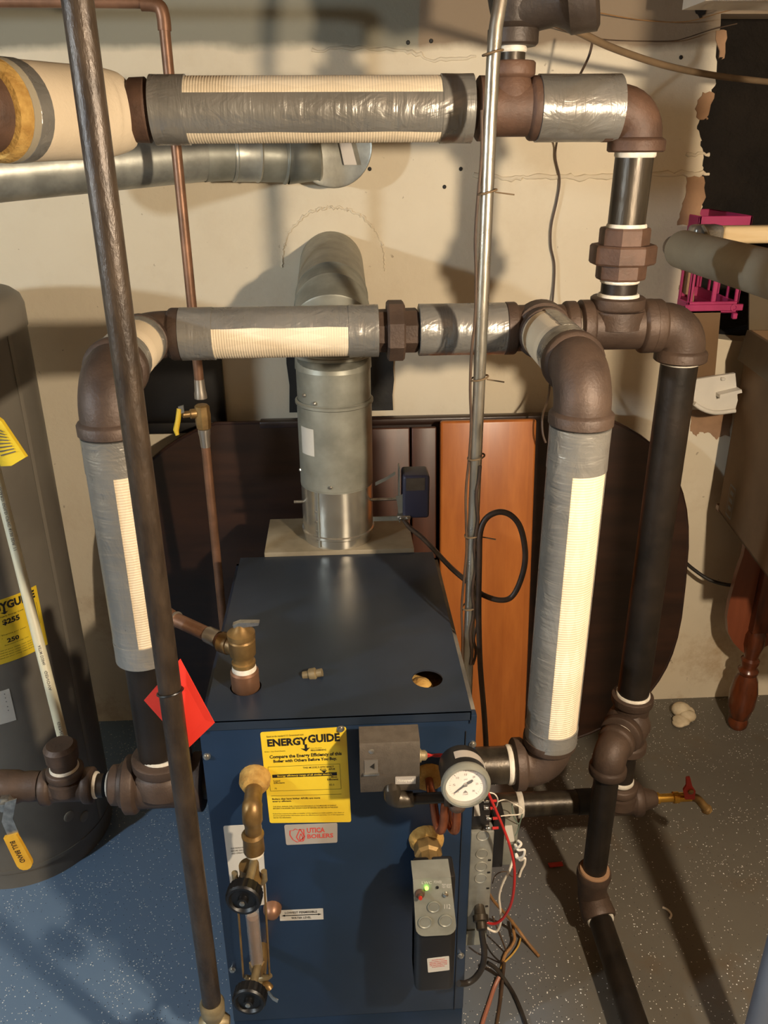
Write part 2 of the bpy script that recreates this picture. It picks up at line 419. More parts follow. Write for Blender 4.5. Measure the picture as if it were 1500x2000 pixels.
def put_text(mb, fn, s, s0, s1, t0, t1, bold=0.0):
    """letters fitted in the box s0..s1 (across), t0 (top)..t1 (bottom) of a label map fn(s, t)"""
    vs, fs = text_mesh(s, bold)
    if not vs: return
    x0 = min(v.x for v in vs); x1 = max(v.x for v in vs); y0, y1 = min(v.y for v in vs), max(v.y for v in vs)
    o = len(mb.v)
    mb.v += [fn(s0 + (v.x - x0) / (x1 - x0) * (s1 - s0), t1 + (v.y - y0) / (y1 - y0) * (t0 - t1)) for v in vs]
    mb.f += [tuple(o + i for i in f) for f in fs]
def put_poly(mb, fn, pts):
    o = len(mb.v); mb.v += [fn(*p) for p in pts]; mb.f.append(tuple(range(o, o + len(pts))))
def put_rect(mb, fn, s0, s1, t0, t1): put_poly(mb, fn, [(s0, t0), (s1, t0), (s1, t1), (s0, t1)])
def put_line(mb, fn, a, b, w):
    dx, dy = b[0] - a[0], b[1] - a[1]; l = math.hypot(dx, dy); nx, ny = -dy / l * w / 2, dx / l * w / 2
    put_poly(mb, fn, [(a[0] + nx, a[1] + ny), (b[0] + nx, b[1] + ny), (b[0] - nx, b[1] - ny), (a[0] - nx, a[1] - ny)])
def quad_map(tl, tr, bl, br, out, h):
    tl, tr, bl, br, out = V(tl), V(tr), V(bl), V(br), V(out)
    return lambda s, t: tl.lerp(tr, s).lerp(bl.lerp(br, s), t) + out * h
def rr_plate(fn0, fn1, rs, rt):
    """rounded plate between two label maps"""
    pts = []
    for cx, cy, a0 in ((1 - rs, rt, -90), (1 - rs, 1 - rt, 0), (rs, 1 - rt, 90), (rs, rt, 180)):
        for k in range(5):
            a = math.radians(a0 + 22.5 * k); pts.append((cx + rs * math.cos(a), cy + rt * math.sin(a)))
    mb = MB(); n = len(pts); mb.v = [fn0(*p) for p in pts] + [fn1(*p) for p in pts]
    mb.f = [tuple(range(n)), tuple(range(n, 2 * n))] + [(k, (k + 1) % n, n + (k + 1) % n, n + k) for k in range(n)]
    return mb
def plate(outer, holes, th):
    """flat plate in local xy with holes, returned as verts and faces (z 0..th)"""
    cu = D.curves.new('p', 'CURVE'); cu.dimensions = '2D'; cu.fill_mode = 'BOTH'; cu.extrude = th / 2
    for lp in [outer] + holes:
        sp = cu.splines.new('POLY'); sp.points.add(len(lp) - 1); sp.use_cyclic_u = True
        for p, q in zip(sp.points, lp): p.co = (q[0], q[1], 0, 1)
    o = D.objects.new('p', cu); COL.objects.link(o); bpy.context.view_layer.update()
    me = D.meshes.new_from_object(o.evaluated_get(bpy.context.evaluated_depsgraph_get()))
    vs = [v.co + V((0, 0, th / 2)) for v in me.vertices]; fs = [tuple(p.vertices) for p in me.polygons]
    D.objects.remove(o); D.curves.remove(cu); D.meshes.remove(me); return vs, fs
def struct(name, mb, m, par=None, ang=38):
    o = obj(name, mb, m, par, ang)
    if par is None: o['kind'] = 'structure'
    return o

# ================================================================ THE ROOM
WY = 2.58
def jag(p, q, n, amp):
    out = []
    for k in range(n):
        t = k / n; out.append((p[0] + (q[0] - p[0]) * t + random.uniform(-amp, amp) * (k > 0), p[1] + (q[1] - p[1]) * t + random.uniform(-amp, amp) * (k > 0)))
    return out
# back wall with the broken-out opening at upper right
edge = [(1.075, 2.30), (1.085, 2.16), (1.08, 2.10), (1.05, 2.02), (1.075, 1.96), (1.085, 1.88), (1.10, 1.80), (1.08, 1.70), (1.06, 1.62), (1.075, 1.52), (1.09, 1.40)]
rag = []
for a, b in zip(edge[:-1], edge[1:]): rag += jag(a, b, 7, .006)
rag += [(1.09, 1.40)] + jag((1.10, 1.395), (2.2, 1.40), 14, .01) + [(2.2, 1.40), (2.2, 2.30)]
vs, fs = plate([(-2.8, 0), (2.6, 0), (2.6, 2.55), (-2.8, 2.55)], [rag], .10)
mb = MB(); mb.v = [V((v.x, WY + v.z, v.y)) for v in vs]; mb.f = fs
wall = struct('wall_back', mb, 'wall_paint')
# recess behind the opening
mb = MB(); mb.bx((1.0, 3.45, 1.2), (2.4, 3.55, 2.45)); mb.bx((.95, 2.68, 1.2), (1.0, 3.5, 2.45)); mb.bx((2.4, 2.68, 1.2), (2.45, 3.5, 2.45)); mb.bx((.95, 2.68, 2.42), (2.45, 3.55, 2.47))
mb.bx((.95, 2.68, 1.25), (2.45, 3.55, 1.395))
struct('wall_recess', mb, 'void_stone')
# plaster patches without paint, slightly sunk or proud of the wall
def patch(pts, m='cement_bare', par=wall, th=.003):
    poly = [at(u, v, y=WY) for u, v in pts]; out = []
    for a, b in zip(poly, poly[1:] + poly[:1]):
        for k in range(4): out.append(a.lerp(b, k / 4) + (V((random.uniform(-.004, .004), 0, random.uniform(-.004, .004))) if k else V((0, 0, 0))))
    return obj('bare_patch', MB().prism([p + V((0, .002, 0)) for p in out], (0, -th - .002, 0)), m, par)
patch([(1372, 180), (1395, 183), (1383, 225), (1380, 234), (1363, 232), (1357, 213)])
patch([(1398, 60), (1418, 60), (1414, 114), (1404, 114)])
patch([(1340, 345), (1374, 345), (1378, 385), (1366, 418), (1376, 440), (1322, 440), (1330, 410), (1338, 385)])
patch([(1322, 510), (1355, 520), (1352, 600), (1342, 575), (1325, 565), (1336, 540)])
patch([(1352, 800), (1430, 800), (1424, 852), (1412, 850), (1398, 858), (1386, 845), (1368, 843), (1360, 852), (1348, 842)])
patch([(1348, 12), (1382, 10), (1378, 26), (1366, 36), (1358, 24)], 'void_stone')
# the mortar ridge that runs across the wall and the cracked ring round the flue
def ridge(pts, r, name='plaster_ridge', m='wall_paint'):
    p = []
    for a, b in zip(pts[:-1], pts[1:]):
        for k in range(8): p.append(a.lerp(b, k / 8) + V((random.uniform(-.003, .003), 0, random.uniform(-.004, .004))))
    return obj(name, MB().tube(p + [pts[-1]], [r * random.uniform(.6, 1.4) for _ in range(len(p) + 1)], 8), m, wall)
ridge([at(u, v, y=WY) for u, v in ((925, 340), (1000, 350), (1060, 343), (1130, 347), (1220, 345), (1330, 338), (1385, 340))], .007)
ridge([at(u, v, y=WY) for u, v in ((1340, 300), (1385, 302))], .005)
ridge([at(u, v, y=WY) for u, v in ((610, 100), (700, 92), (790, 98), (850, 118), (930, 110))], .004)
FLW = V((-.01, WY, 1.655))
ridge([FLW + V((math.cos(math.radians(a)) * .155, 0, math.sin(math.radians(a)) * .155)) for a in range(-10, 200, 15)], .0035, 'plaster_collar')
for u, v in ((1045, 188), (797, 83), (842, 80), (900, 330), (1330, 112), (868, 365), (722, 330)):   # nail holes
    p = at(u, v, y=WY - .001); obj('nail_hole', MB().cyl(p, p + V((0, -.002, 0)), .006, .004, 7), 'soot', wall)
# floor, ceiling, other walls
struct('floor', MB().bx((-2.8, -2.3, -.08), (2.6, WY + .1, 0)), 'floor_paint')
ceil = struct('ceiling', MB().bx((-2.8, -2.3, 2.55), (2.6, WY + .1, 2.6)), 'joist')
for i, x in enumerate((-2.2, -1.6, -1.0, -.4, .2, .8, 1.4, 2.0)):
    obj('joist', MB().bx((x - .022, -2.3, 2.39), (x + .022, WY, 2.55)), 'joist', ceil)
struct('wall_left', MB().bx((-2.9, -2.3, 0), (-2.8, WY + .1, 2.55)), 'plaster_side')
struct('wall_right', MB().bx((2.6, -2.3, 0), (2.7, WY + .1, 2.55)), 'plaster_side')
struct('wall_front', MB().bx((-2.8, -2.4, 0), (2.6, -2.3, 2.55)), 'plaster_side')
struct('trim_1', MB().bx((.86, 2.16, 2.272), (2.3, 2.30, 2.31)), 'white_paint')

# lamps of the room (both outside the picture)
def bulb(name, label, p, r, m):
    t = thing(name, label, 'lamp', (p.x, p.y, 2.55))
    obj('glass', MB().ball(p, r, 20), m, t)
    obj('socket', MB().lathe(p + V((0, 0, r * .8)), Z, [(0, .014), (.01, .02), (.05, .022), (.055, .012)], 20), 'plastic_black', t)
    obj('cord', MB().cyl(p + V((0, 0, r + .045)), (p.x, p.y, 2.56), .004, None, 8), 'plastic_black', t)
bulb('hanging_bulb', 'bare warm bulb hanging on a cord to the right of the view', KEY_POS, KEY_R, 'bulb_warm')
bulb('ceiling_bulb', 'cool white bulb hanging far off to the left', COOL_POS, COOL_R, 'bulb_cool')

# ================================================================ STEAM PIPING
PY = 1.70; PR = .0365; FR = .047; FC = .0555
ZM = 2.034; ZH = 1.625
# ---- the main: big insulated elbow, long sleeve, tee, short sleeve, elbow down
main = thing('steam_main_pipe', 'long silver-taped insulated steam pipe running across the top with a brown elbow', 'pipe', (0, PY, ZM))
obj('pipe', MB().cyl((-.48, PY, ZM), (.56, PY, ZM), PR, None, 24), 'cast_iron', main)
x = lambda u: at(u, 212, y=PY).x
sleeve(main, (x(300), PY, ZM), (x(921), PY, ZM), .0565, 'x', [(.0, 1, -42, 27)], [(0, .105), (.90, 1)])
obj('reducing_coupling', MB().lathe((x(256), PY, ZM), X, [(0, .050), (.004, .054), (.030, .055), (.034, .050), (x(303) - x(256), .047)], 32), 'cast_iron_rusty', main)
tc = V((x(995), PY, ZM))
tee(main, tc, X, Z, .048, .0555, .062, .078, 'cast_iron_rusty', rb=.036, rcb=.044)
sleeve(main, (x(1049), PY, ZM), (x(1205), PY, ZM), .0555, 'x', [], [(0, 1)])
RX = .578
elbow(main, (RX, PY, ZM - .004), -X, -Z, .046, .0545, .072, None, 'cast_iron_rusty')
# stub above the tee: nipple, cast strainer body and side outlet
pipe(main, tc + Z * .07, tc + Z * .115, .024, 'mill_steel', 'nipple')
ring(main, tc + Z * .097, Z, .0245, .010)
top = obj('strainer_body', MB().lathe(tc + Z * .102, Z, [(0, .042), (.004, .046), (.026, .046), (.03, .041), (.036, .038), (.06, .045), (.09, .052), (.12, .052), (.15, .04), (.17, .036), (.3, .036)], 32), 'iron_dark', main)
obj('side_outlet', MB().lathe(tc + V((.01, 0, .165)), V((1, -.30, .16)), [(0, .046), (.06, .044), (.075, .052), (.085, .062), (.13, .064), (.136, .054), (.137, .040), (.10, .036), (.10, .0)], 32), 'iron_dark', top)
# large wrapped elbow at the far left, its cut end showing fibreglass and a brown pipe
pc = [V((-.366, PY, ZM - .003)), V((-.384, PY - .004, ZM - .004)), V((-.418, PY - .026, ZM - .005)), V((-.452, PY - .07, ZM - .006)), V((-.492, PY - .145, ZM - .007)), V((-.530, PY - .225, ZM - .008))]
sp = spline(pc, 6); nn = len(sp)
rr = [.046 + .030 * min(1, (i / 13)) ** .55 for i in range(nn)]
ew = obj('wrapped_elbow', MB().tube(sp, rr, 36), 'canvas', main)
dl = (sp[-1] - sp[-2]).normalized(); E0 = sp[-1]
obj('duct_tape', MB().lathe(E0 - dl * .045, dl, [(0, .0755), (.001, .0775), (.028, .0775), (.029, .0765)], 36), 'tape_x', ew)
obj('cloth_band', MB().lathe(E0 - dl * .017, dl, [(0, .0760), (.001, .0772), (.016, .0772), (.0165, .0760)], 36), 'grey_foam', ew)
obj('fibreglass_edge', MB().lathe(E0 - dl * .001, dl, [(0, .0765), (.012, .0755), (.022, .071), (.026, .060), (.026, .05)], 36, 0, False), 'fiberglass', ew)
obj('bare_pipe', MB().lathe(E0 - dl * .01, dl, [(0, .062), (.05, .063), (.06, .06), (.09, .055), (.4, .055)], 36), 'cast_iron_rusty', ew)

# ---- the riser from the header to the main
riser = thing('steam_riser', 'bare steel riser with an eight-sided union joining header and main on the right', 'pipe', (RX, PY, ZH))
zt = lambda v: at(1225, v, y=PY).z
pipe(riser, (RX - .001, PY, zt(293)), (RX - .003, PY, zt(448)), PR, 'mill_steel')
ring(riser, (RX, PY, zt(300)), Z, PR + .001, .014)
ring(riser, (RX - .002, PY, zt(443)), Z, PR + .0015, .012)
uc = V((RX - .004, PY, zt(495)))
union(riser, uc, Z, .050, .066, 'cast_iron_rusty')
pipe(riser, (RX - .004, PY, ZH + .05), (RX - .004, PY, zt(540)), PR, 'black_steel', 'nipple')
ring(riser, (RX - .004, PY, zt(547)), Z, PR + .001, .010)
ring(riser, (RX - .004, PY, zt(577)), Z, PR + .003, .010, bulge=.003)

# ---- the header
hx = lambda u: at(u, 645, y=PY).x
hdr = thing('steam_header', 'silver-taped steam header running across the middle behind the flue pipe', 'pipe', (.1, PY, ZH))
obj('pipe', MB().cyl((-.36, PY, ZH), (.70, PY, ZH), PR, None, 24), 'mill_steel', hdr)
sleeve(hdr, (hx(354), PY, ZH), (hx(738), PY, ZH), .0505, 'x', [(0, 1, 21, 205)], [(0, .165), (.85, 1)])
obj('collar', MB().lathe((hx(342), PY, ZH), X, [(0, .045), (.003, .0495), (.014, .05), (.016, .046)], 32), 'cast_iron', hdr)
uo = obj('union', MB().lathe((hx(738), PY, ZH), X, [(0, .044), (.035, .045), (.036, .046), (.078, .046), (.082, .042)], 8, PI / 8), 'cast_iron', hdr, 20)
obj('union_nut', MB().lathe((hx(755), PY, ZH), X, [(0, .058), (.004, .0625), (.032, .0625), (.036, .058)], 8, PI / 8), 'cast_iron', uo, 20)
sleeve(hdr, (hx(818), PY, ZH), (hx(984), PY, ZH), .0500, 'x', [], [(0, 1)])
DX = .412; LX = -.388; DY = 1.345
tee(hdr, (.415, PY, ZH), X, -Y, FR, .0535, .075, .07)
ring(hdr, (hx(1127), PY, ZH), X, PR + .002, .014)
tee(hdr, (RX - .004, PY, ZH), X, Z, FR, .0555, .078, .062)
ring(hdr, (hx(1281), PY, ZH), X, PR + .003, .008); ring(hdr, (hx(1290), PY, ZH), X, PR + .002, .006)
EX = .722
elbow(hdr, (EX, PY, ZH), -X, -Z, .048, .055, .075)

# ---- right drop: sleeve towards the room, elbow, insulated drop, elbow into the boiler
rd = thing('right_steam_drop', 'insulated pipe with bright white paper stripe dropping to the right side of the boiler', 'pipe', (DX, DY, .78))
obj('pipe', MB().cyl((DX, PY - .05, ZH), (DX, DY + .05, ZH - .004), PR, None, 24), 'cast_iron', rd)
s_ = sleeve(rd, (DX + .001, PY - .075, ZH), (DX, DY + .085, ZH - .003), .050, 'y', [(0, .72, -10, 85), (.72, 1, -120, 120)], [])
obj('fibreglass_edge', MB().lathe((DX, DY + .086, ZH - .003), -Y, [(0, .0505), (.01, .05), (.013, .044)], 36), 'fiberglass', s_)
elbow(rd, (DX, DY, ZH - .005), Y, -Z, .049, .056, .090, .066)
ZT = ZH - .005 - .092
sleeve(rd, (DX, DY, ZT), (DX - .001, DY, .855), .0505, 'z', [(.09, .95, 66, 263), (.09, .95, 270, 338)], [(0, .115), (.945, 1)])
elbow(rd, (DX - .002, DY + .002, .79), Z, -X, .047, .0545, .074)
pipe(rd, (.24, DY + .002, .79), (DX - .07, DY + .002, .79), PR + .002, 'mill_steel', 'nipple')
ring(rd, (DX - .082, DY + .002, .79), X, PR + .003, .014)

# ---- left drop: same on the left, ending in a reducing tee with a plugged skim line
ld = thing('left_steam_drop', 'insulated pipe with brown elbow dropping behind the thin steel pole on the left', 'pipe', (LX, DY + .01, .75))
LY = DY + .01
elbow(ld, (LX, PY, ZH), X, -Y, FR, .0525, .07)
obj('pipe', MB().cyl((LX, PY - .05, ZH), (LX, LY + .05, ZH - .004), PR, None, 24), 'cast_iron', ld)
sleeve(ld, (LX, PY - .06, ZH), (LX, LY + .085, ZH - .003), .0495, 'y', [(0, .2, -180, 180), (.2, .75, -110, 5), (.75, 1, -180, 180)], [])
elbow(ld, (LX, LY, ZH - .005), Y, -Z, .049, .056, .09, .066)
sleeve(ld, (LX, LY, ZT), (LX, LY, 1.085), .0505, 'z', [(.14, .97, -190, 6)], [(0, .14), (.9, 1)])
ZL = at(290, 1530, y=LY).z
pipe(ld, (LX, LY, ZL + .05), (LX, LY, 1.10), PR + .003, 'black_steel', 'nipple')
tee(ld, (LX + .005, LY, ZL), X, Z, .050, .060, .080, .075)
ring(ld, (LX + .005, LY, ZL + .075), Z, PR + .004, .012)
obj('reducer_hub', MB().lathe((LX - .072, LY, ZL), -X, [(0, .050), (.012, .046), (.014, .042), (.030, .041), (.034, .036)], 32), 'cast_iron', ld)
sx = lambda u: at(u, 1535, y=LY).x
pipe(ld, (LX + .085, LY, ZL), (-.27, LY, ZL), PR, 'mill_steel', 'boiler_nipple')
pipe(ld, (sx(40), LY, ZL + .004), (LX - .12, LY, ZL), .024, 'black_steel', 'skim_nipple')
for u in (215, 188, 80, 66): ring(ld, (sx(u), LY, ZL + .002), X, .0255, .007)
tc2 = V((sx(133), LY, ZL + .002))
tee(ld, tc2, X, Z, .031, .037, .052, .048, cl=.018)
ring(ld, tc2 + Z * .049, Z, .027, .01)
obj('plug', MB().lathe(tc2 + Z * .05, Z, [(0, .026), (.02, .028), (.022, .032), (.05, .033), (.058, .026)], 20), 'cast_iron', ld)
vb = V((sx(20), LY, ZL + .006))
bv = obj('ball_valve', MB().lathe(vb - X * .075, X, [(0, .026), (.02, .028), (.03, .031), (.055, .036), (.09, .034), (.10, .03), (.115, .031), (.135, .03)], 20), 'cast_iron', ld)
hp = [vb + V((.005, -.028, .0)), vb + V((.003, -.05, -.004)), vb + V((.005, -.055, -.05))]
obj('stem_nut', MB().lathe(vb + V((.004, -.02, -.004)), -Y, [(0, .016), (.025, .016), (.026, .011), (.036, .011)], 6), 'zinc_screw', bv)
h0 = at(22, 1562, y=LY - .055); h1 = at(15, 1600, y=LY - .06); h2 = at(22, 1628, y=LY - .065); h3 = at(50, 1682, y=LY - .075)
def strap(pts, w, th, wd):
    mb = MB(); wd = V(wd).normalized(); n0 = None
    for p in pts:
        i = len(mb.v); mb.v += [V(p) - wd * w / 2, V(p) + wd * w / 2, V(p) + wd * w / 2 + V((0, -th, 0)), V(p) - wd * w / 2 + V((0, -th, 0))]
        if n0 is not None: mb.join(n0, i, 4)
        else: mb.f.append((i + 3, i + 2, i + 1, i))
        n0 = i
    mb.f.append((n0, n0 + 1, n0 + 2, n0 + 3)); return mb
obj('lever', strap([h0, h1, h2 + V((.006, 0, -.01))], .024, .003, (1, 0, .3)), 'zinc_screw', bv)
gd = (h3 - h2); gw = gd.cross(Y).normalized()
poly = [h2 - gw * .014, h2 + gw * .014] + [h3 + gw * .016 * math.cos(q * PI / 6) + gd.normalized() * .014 * math.sin(q * PI / 6) for q in range(7)]
gr = obj('lever_grip', MB().prism(poly, (0, -.008, 0)), 'handle_yellow', bv)
fn = lambda s, t: (h2.lerp(h3, .12 + s * .85) + gw * (.008 - .016 * t)) + V((0, -.0086, 0))
mb = MB(); put_text(mb, fn, 'BULL BRAND', .05, .95, .15, .85, .02); obj('lettering', mb, 'ink_black', gr)

# ---- equalizer and return loop on the right
eq = thing('equalizer_pipe', 'tall black steel pipe on the far right with return tees and a red-handled drain', 'pipe', (EX, PY, .3))
pipe(eq, (EX, PY, ZH - .07), (EX, PY, .66), .039, 'black_steel')
ring(eq, (EX, PY, ZH - .077), Z, .040, .008)
ZE = .605; bd = V((-.60, -.80, 0))
tee(eq, (EX, PY, ZE), Z, bd, .045, .052, .085, .07, 'cast_iron')
ring(eq, (EX, PY, ZE + .086), Z, .041, .012)
pipe(eq, (EX, PY, .40), (EX, PY, ZE - .07), .031, 'black_steel', 'nipple')
ring(eq, (EX, PY, ZE - .088), Z, .032, .010); ring(eq, (EX, PY, .412), Z, .032, .014)
ec = V((EX, PY, ZE)) + bd * .145
pipe(eq, V((EX, PY, ZE)) + bd * .05, ec, .031, 'black_steel', 'close_nipple')
ring(eq, V((EX, PY, ZE)) + bd * .073, bd, .033, .008)
elbow(eq, ec, -bd, -Z, .041, .046, .062, None, 'cast_iron')
FX = ec.x
pipe(eq, (FX, ec.y, .17), (FX, ec.y, ZE - .05), .031, 'black_steel', 'down_pipe')
obj('floor_elbow', MB().tube(spline([(FX, ec.y, .215), (FX, ec.y, .16), (FX + .005, ec.y - .005, .12), (FX + .012, ec.y - .05, .095)], 5), [.043, .045, .045, .042, .040, .039, .038, .038, .039, .04, .041, .042, .043, .044, .045, .043], 28), 'cast_iron', eq)
ring(eq, (FX, ec.y, .216), Z, .038, .012, 'cement_bare'); ring(eq, (FX + .013, ec.y - .053, .094), V((.05, -1, -.05)), .034, .01)
pipe(eq, (FX + .012, ec.y - .045, .094), (FX + .02, .55, .045), .031, 'black_steel', 'floor_pipe')
ZR = .342
tee(eq, (EX, PY, ZR), X, Z, .040, .046, .062, .06, 'cast_iron')
pipe(eq, (.24, PY, ZR), (EX - .05, PY, ZR), .0325, 'mill_steel', 'return_pipe')
obj('tape_wrap', MB().cyl((EX - .115, PY, ZR), (EX - .06, PY, ZR), .0345, None, 28), 'tape_black', eq)
ring(eq, (.45, PY, ZR), X, .034, .016)
obj('reducing_bushing', MB().lathe((EX + .055, PY, ZR), X, [(0, .036), (.02, .03), (.045, .022), (.05, .018)], 24), 'cast_iron', eq)
dv = thing('drain_valve', 'small brass drain cock with red lever on the end of the return pipe', 'valve', (EX + .12, PY, ZR))
b0 = V((EX + .1, PY, ZR))
obj('body', MB().lathe(b0, X, [(0, .016), (.012, .016), (.013, .012), (.05, .012), (.052, .016), (.066, .016), (.068, .013), (.10, .013), (.104, .011)], 20), 'brass_new', dv)
obj('spout', MB().tube(spline([b0 + X * .098, b0 + V((.118, -.004, -.004)), b0 + V((.135, -.012, -.022)), b0 + V((.15, -.018, -.038))], 5), .0115, 16), 'brass', dv)
obj('spout_bead', MB().lathe(b0 + V((.14, -.014, -.028)), V((.6, -.2, -.7)), [(0, .012), (.003, .015), (.008, .015), (.011, .012)], 16), 'brass', dv)
obj('lever', MB().prism([b0 + V(p) for p in ((.075, -.016, .012), (.102, -.016, .010), (.100, -.016, .04), (.088, -.016, .058), (.078, -.016, .088), (.068, -.016, .086), (.072, -.016, .06), (.066, -.016, .045))], (0, -.006, 0)), 'red_paint', dv)
obj('lever_screw', MB().lathe(b0 + V((.086, -.02, .04)), -Y, [(0, .008), (.006, .008), (.008, .005)], 8), 'brass', dv)

# ---- thin steel pole in front on the left
PX, PYY = -.2885, 1.12
PZ = at(415, 1978, y=PYY).z - .10
pole = thing('gas_pipe', 'thin brown steel pipe standing full height in front on the left', 'pipe', (PX, PYY, .1))
pipe(pole, (PX, PYY, PZ + .13), (PX, PYY, 2.55), .0184, 'pole_steel')
obj('coupling', MB().lathe((PX, PYY, PZ), Z, [(0, .015), (.03, .017), (.04, .022), (.06, .024), (.075, .019), (.09, .019), (.10, .0235), (.128, .0245), (.135, .020)], 20), 'brass_pale', pole)
obj('tap_body', MB().lathe((PX + .03, PYY, PZ + .07), -X, [(0, .012), (.012, .02), (.03, .026), (.05, .02), (.06, .012)], 14), 'brass_pale', pole)
pipe(pole, (PX, PYY, 0.0), (PX, PYY, PZ + .01), .0150, 'pole_steel', 'nipple')
# red paper tag tied to it
tg = thing('paper_tag', 'bright red paper tag tied to the thin steel pipe beside the boiler', 'tag', at(350, 1400, y=1.15))
cn = [at(u, v, y=1.150 + d) for u, v, d in ((352, 1287, .004), (419, 1412, -.012), (366, 1463, -.012), (281, 1368, .012))]
nrm = (cn[1] - cn[0]).cross(cn[2] - cn[0]).normalized()
obj('sheet', MB().prism(cn, nrm * .0012), 'tag_red', tg, 20)
obj('tie', MB().tube([V((PX + .0203 * math.cos(a), PYY + .0203 * math.sin(a), at(350, 1350, y=1.12).z + .006 * math.cos(a + 1))) for a in [k * PI / 12 for k in range(25)]], .0018, 6), 'plastic_black', tg)

# ================================================================ BOILER
BF = 1.275; BX0, BX1, BT = -.285, .243, .99
bo = thing('boiler', 'dark blue sheet-metal steam boiler with a yellow efficiency label', 'boiler', (-.02, 1.6, 0))
vs, fs = plate([(-.274, BF - .004), (.231, BF - .004), (.231, 1.945), (-.274, 1.945)],
               [[(.158 + .031 * math.cos(k * PI / 12), 1.38 + .031 * math.sin(k * PI / 12)) for k in range(24)], [(-.205 + .031 * math.cos(k * PI / 12), 1.376 + .031 * math.sin(k * PI / 12)) for k in range(24)]], .004)
mb = MB(); mb.v = [V((v.x, v.y, BT - .004 + v.z)) for v in vs]; mb.f = fs
mb.bx((-.274, BF - .004, BT - .022), (.231, BF - .001, BT - .001))
mb.bx((-.274, BF - .004, BT - .03), (-.272, 1.945, BT - .001)); mb.bx((.229, BF - .004, BT - .03), (.231, 1.945, BT - .001))
obj('top_panel', mb, 'boiler_blue_top', bo, 25)
obj('front_panel', MB().bx((BX0, BF, .14), (BX1, BF + .02, BT - .014), .003), 'boiler_blue', bo)
obj('base_panel', MB().bx((BX0, BF + .004, .03), (BX1, BF + .02, .137), .003), 'boiler_blue', bo)
obj('left_panel', MB().bx((BX0, BF + .02, .03), (BX0 + .011, 1.945, BT - .018)), 'boiler_blue', bo)
obj('right_panel', MB().bx((BX1 - .011, BF + .02, .03), (BX1, 1.945, BT - .018)), 'panel_edge', bo)
obj('corner_strip', MB().bx((.2215, BF - .0022, .14), (.2228, BF, BT - .05)), 'plastic_black', bo)
obj('back_panel', MB().bx((BX0, 1.935, .03), (BX1, 1.945, BT - .018)), 'boiler_blue', bo)
obj('base_rail', MB().bx((BX0 + .02, BF + .03, 0), (BX1 - .02, 1.93, .03)), 'plastic_black', bo)
obj('draft_hood', MB().bx((-.212, 1.95, .62), (.182, 2.165, 1.0), .002), 'hood_cream', bo)
obj('insulation', MB().bx((-.26, 1.30, .90), (.22, 1.92, .945)), 'fiberglass', bo)
obj('insulation_tuft', MB().lathe((.146, 1.395, .94), Z, [(0, .03), (.02, .026), (.032, .018), (.037, .004)], 14), 'fiberglass', bo)
obj('plug', MB().lathe((-.092, 1.405, BT), V((1, -.1, .25)), [(-.002, .0), (0, .009), (.012, .009), (.014, .0125), (.026, .0125), (.028, .0085), (.04, .0085)], 12), 'brass_pale', bo)
for u, v in ((665, 1409), (404, 1477), (454, 1893), (923, 1453), (900, 1865)):
    p = at(u, v, y=BF); p.z = min(p.z, .93) if u != 665 else .958
    obj('screw', MB().lathe(p, -Y, [(0, .0075), (.002, .0075), (.0025, .005), (.006, .005), (.007, .003)], 12), 'zinc_screw', bo)
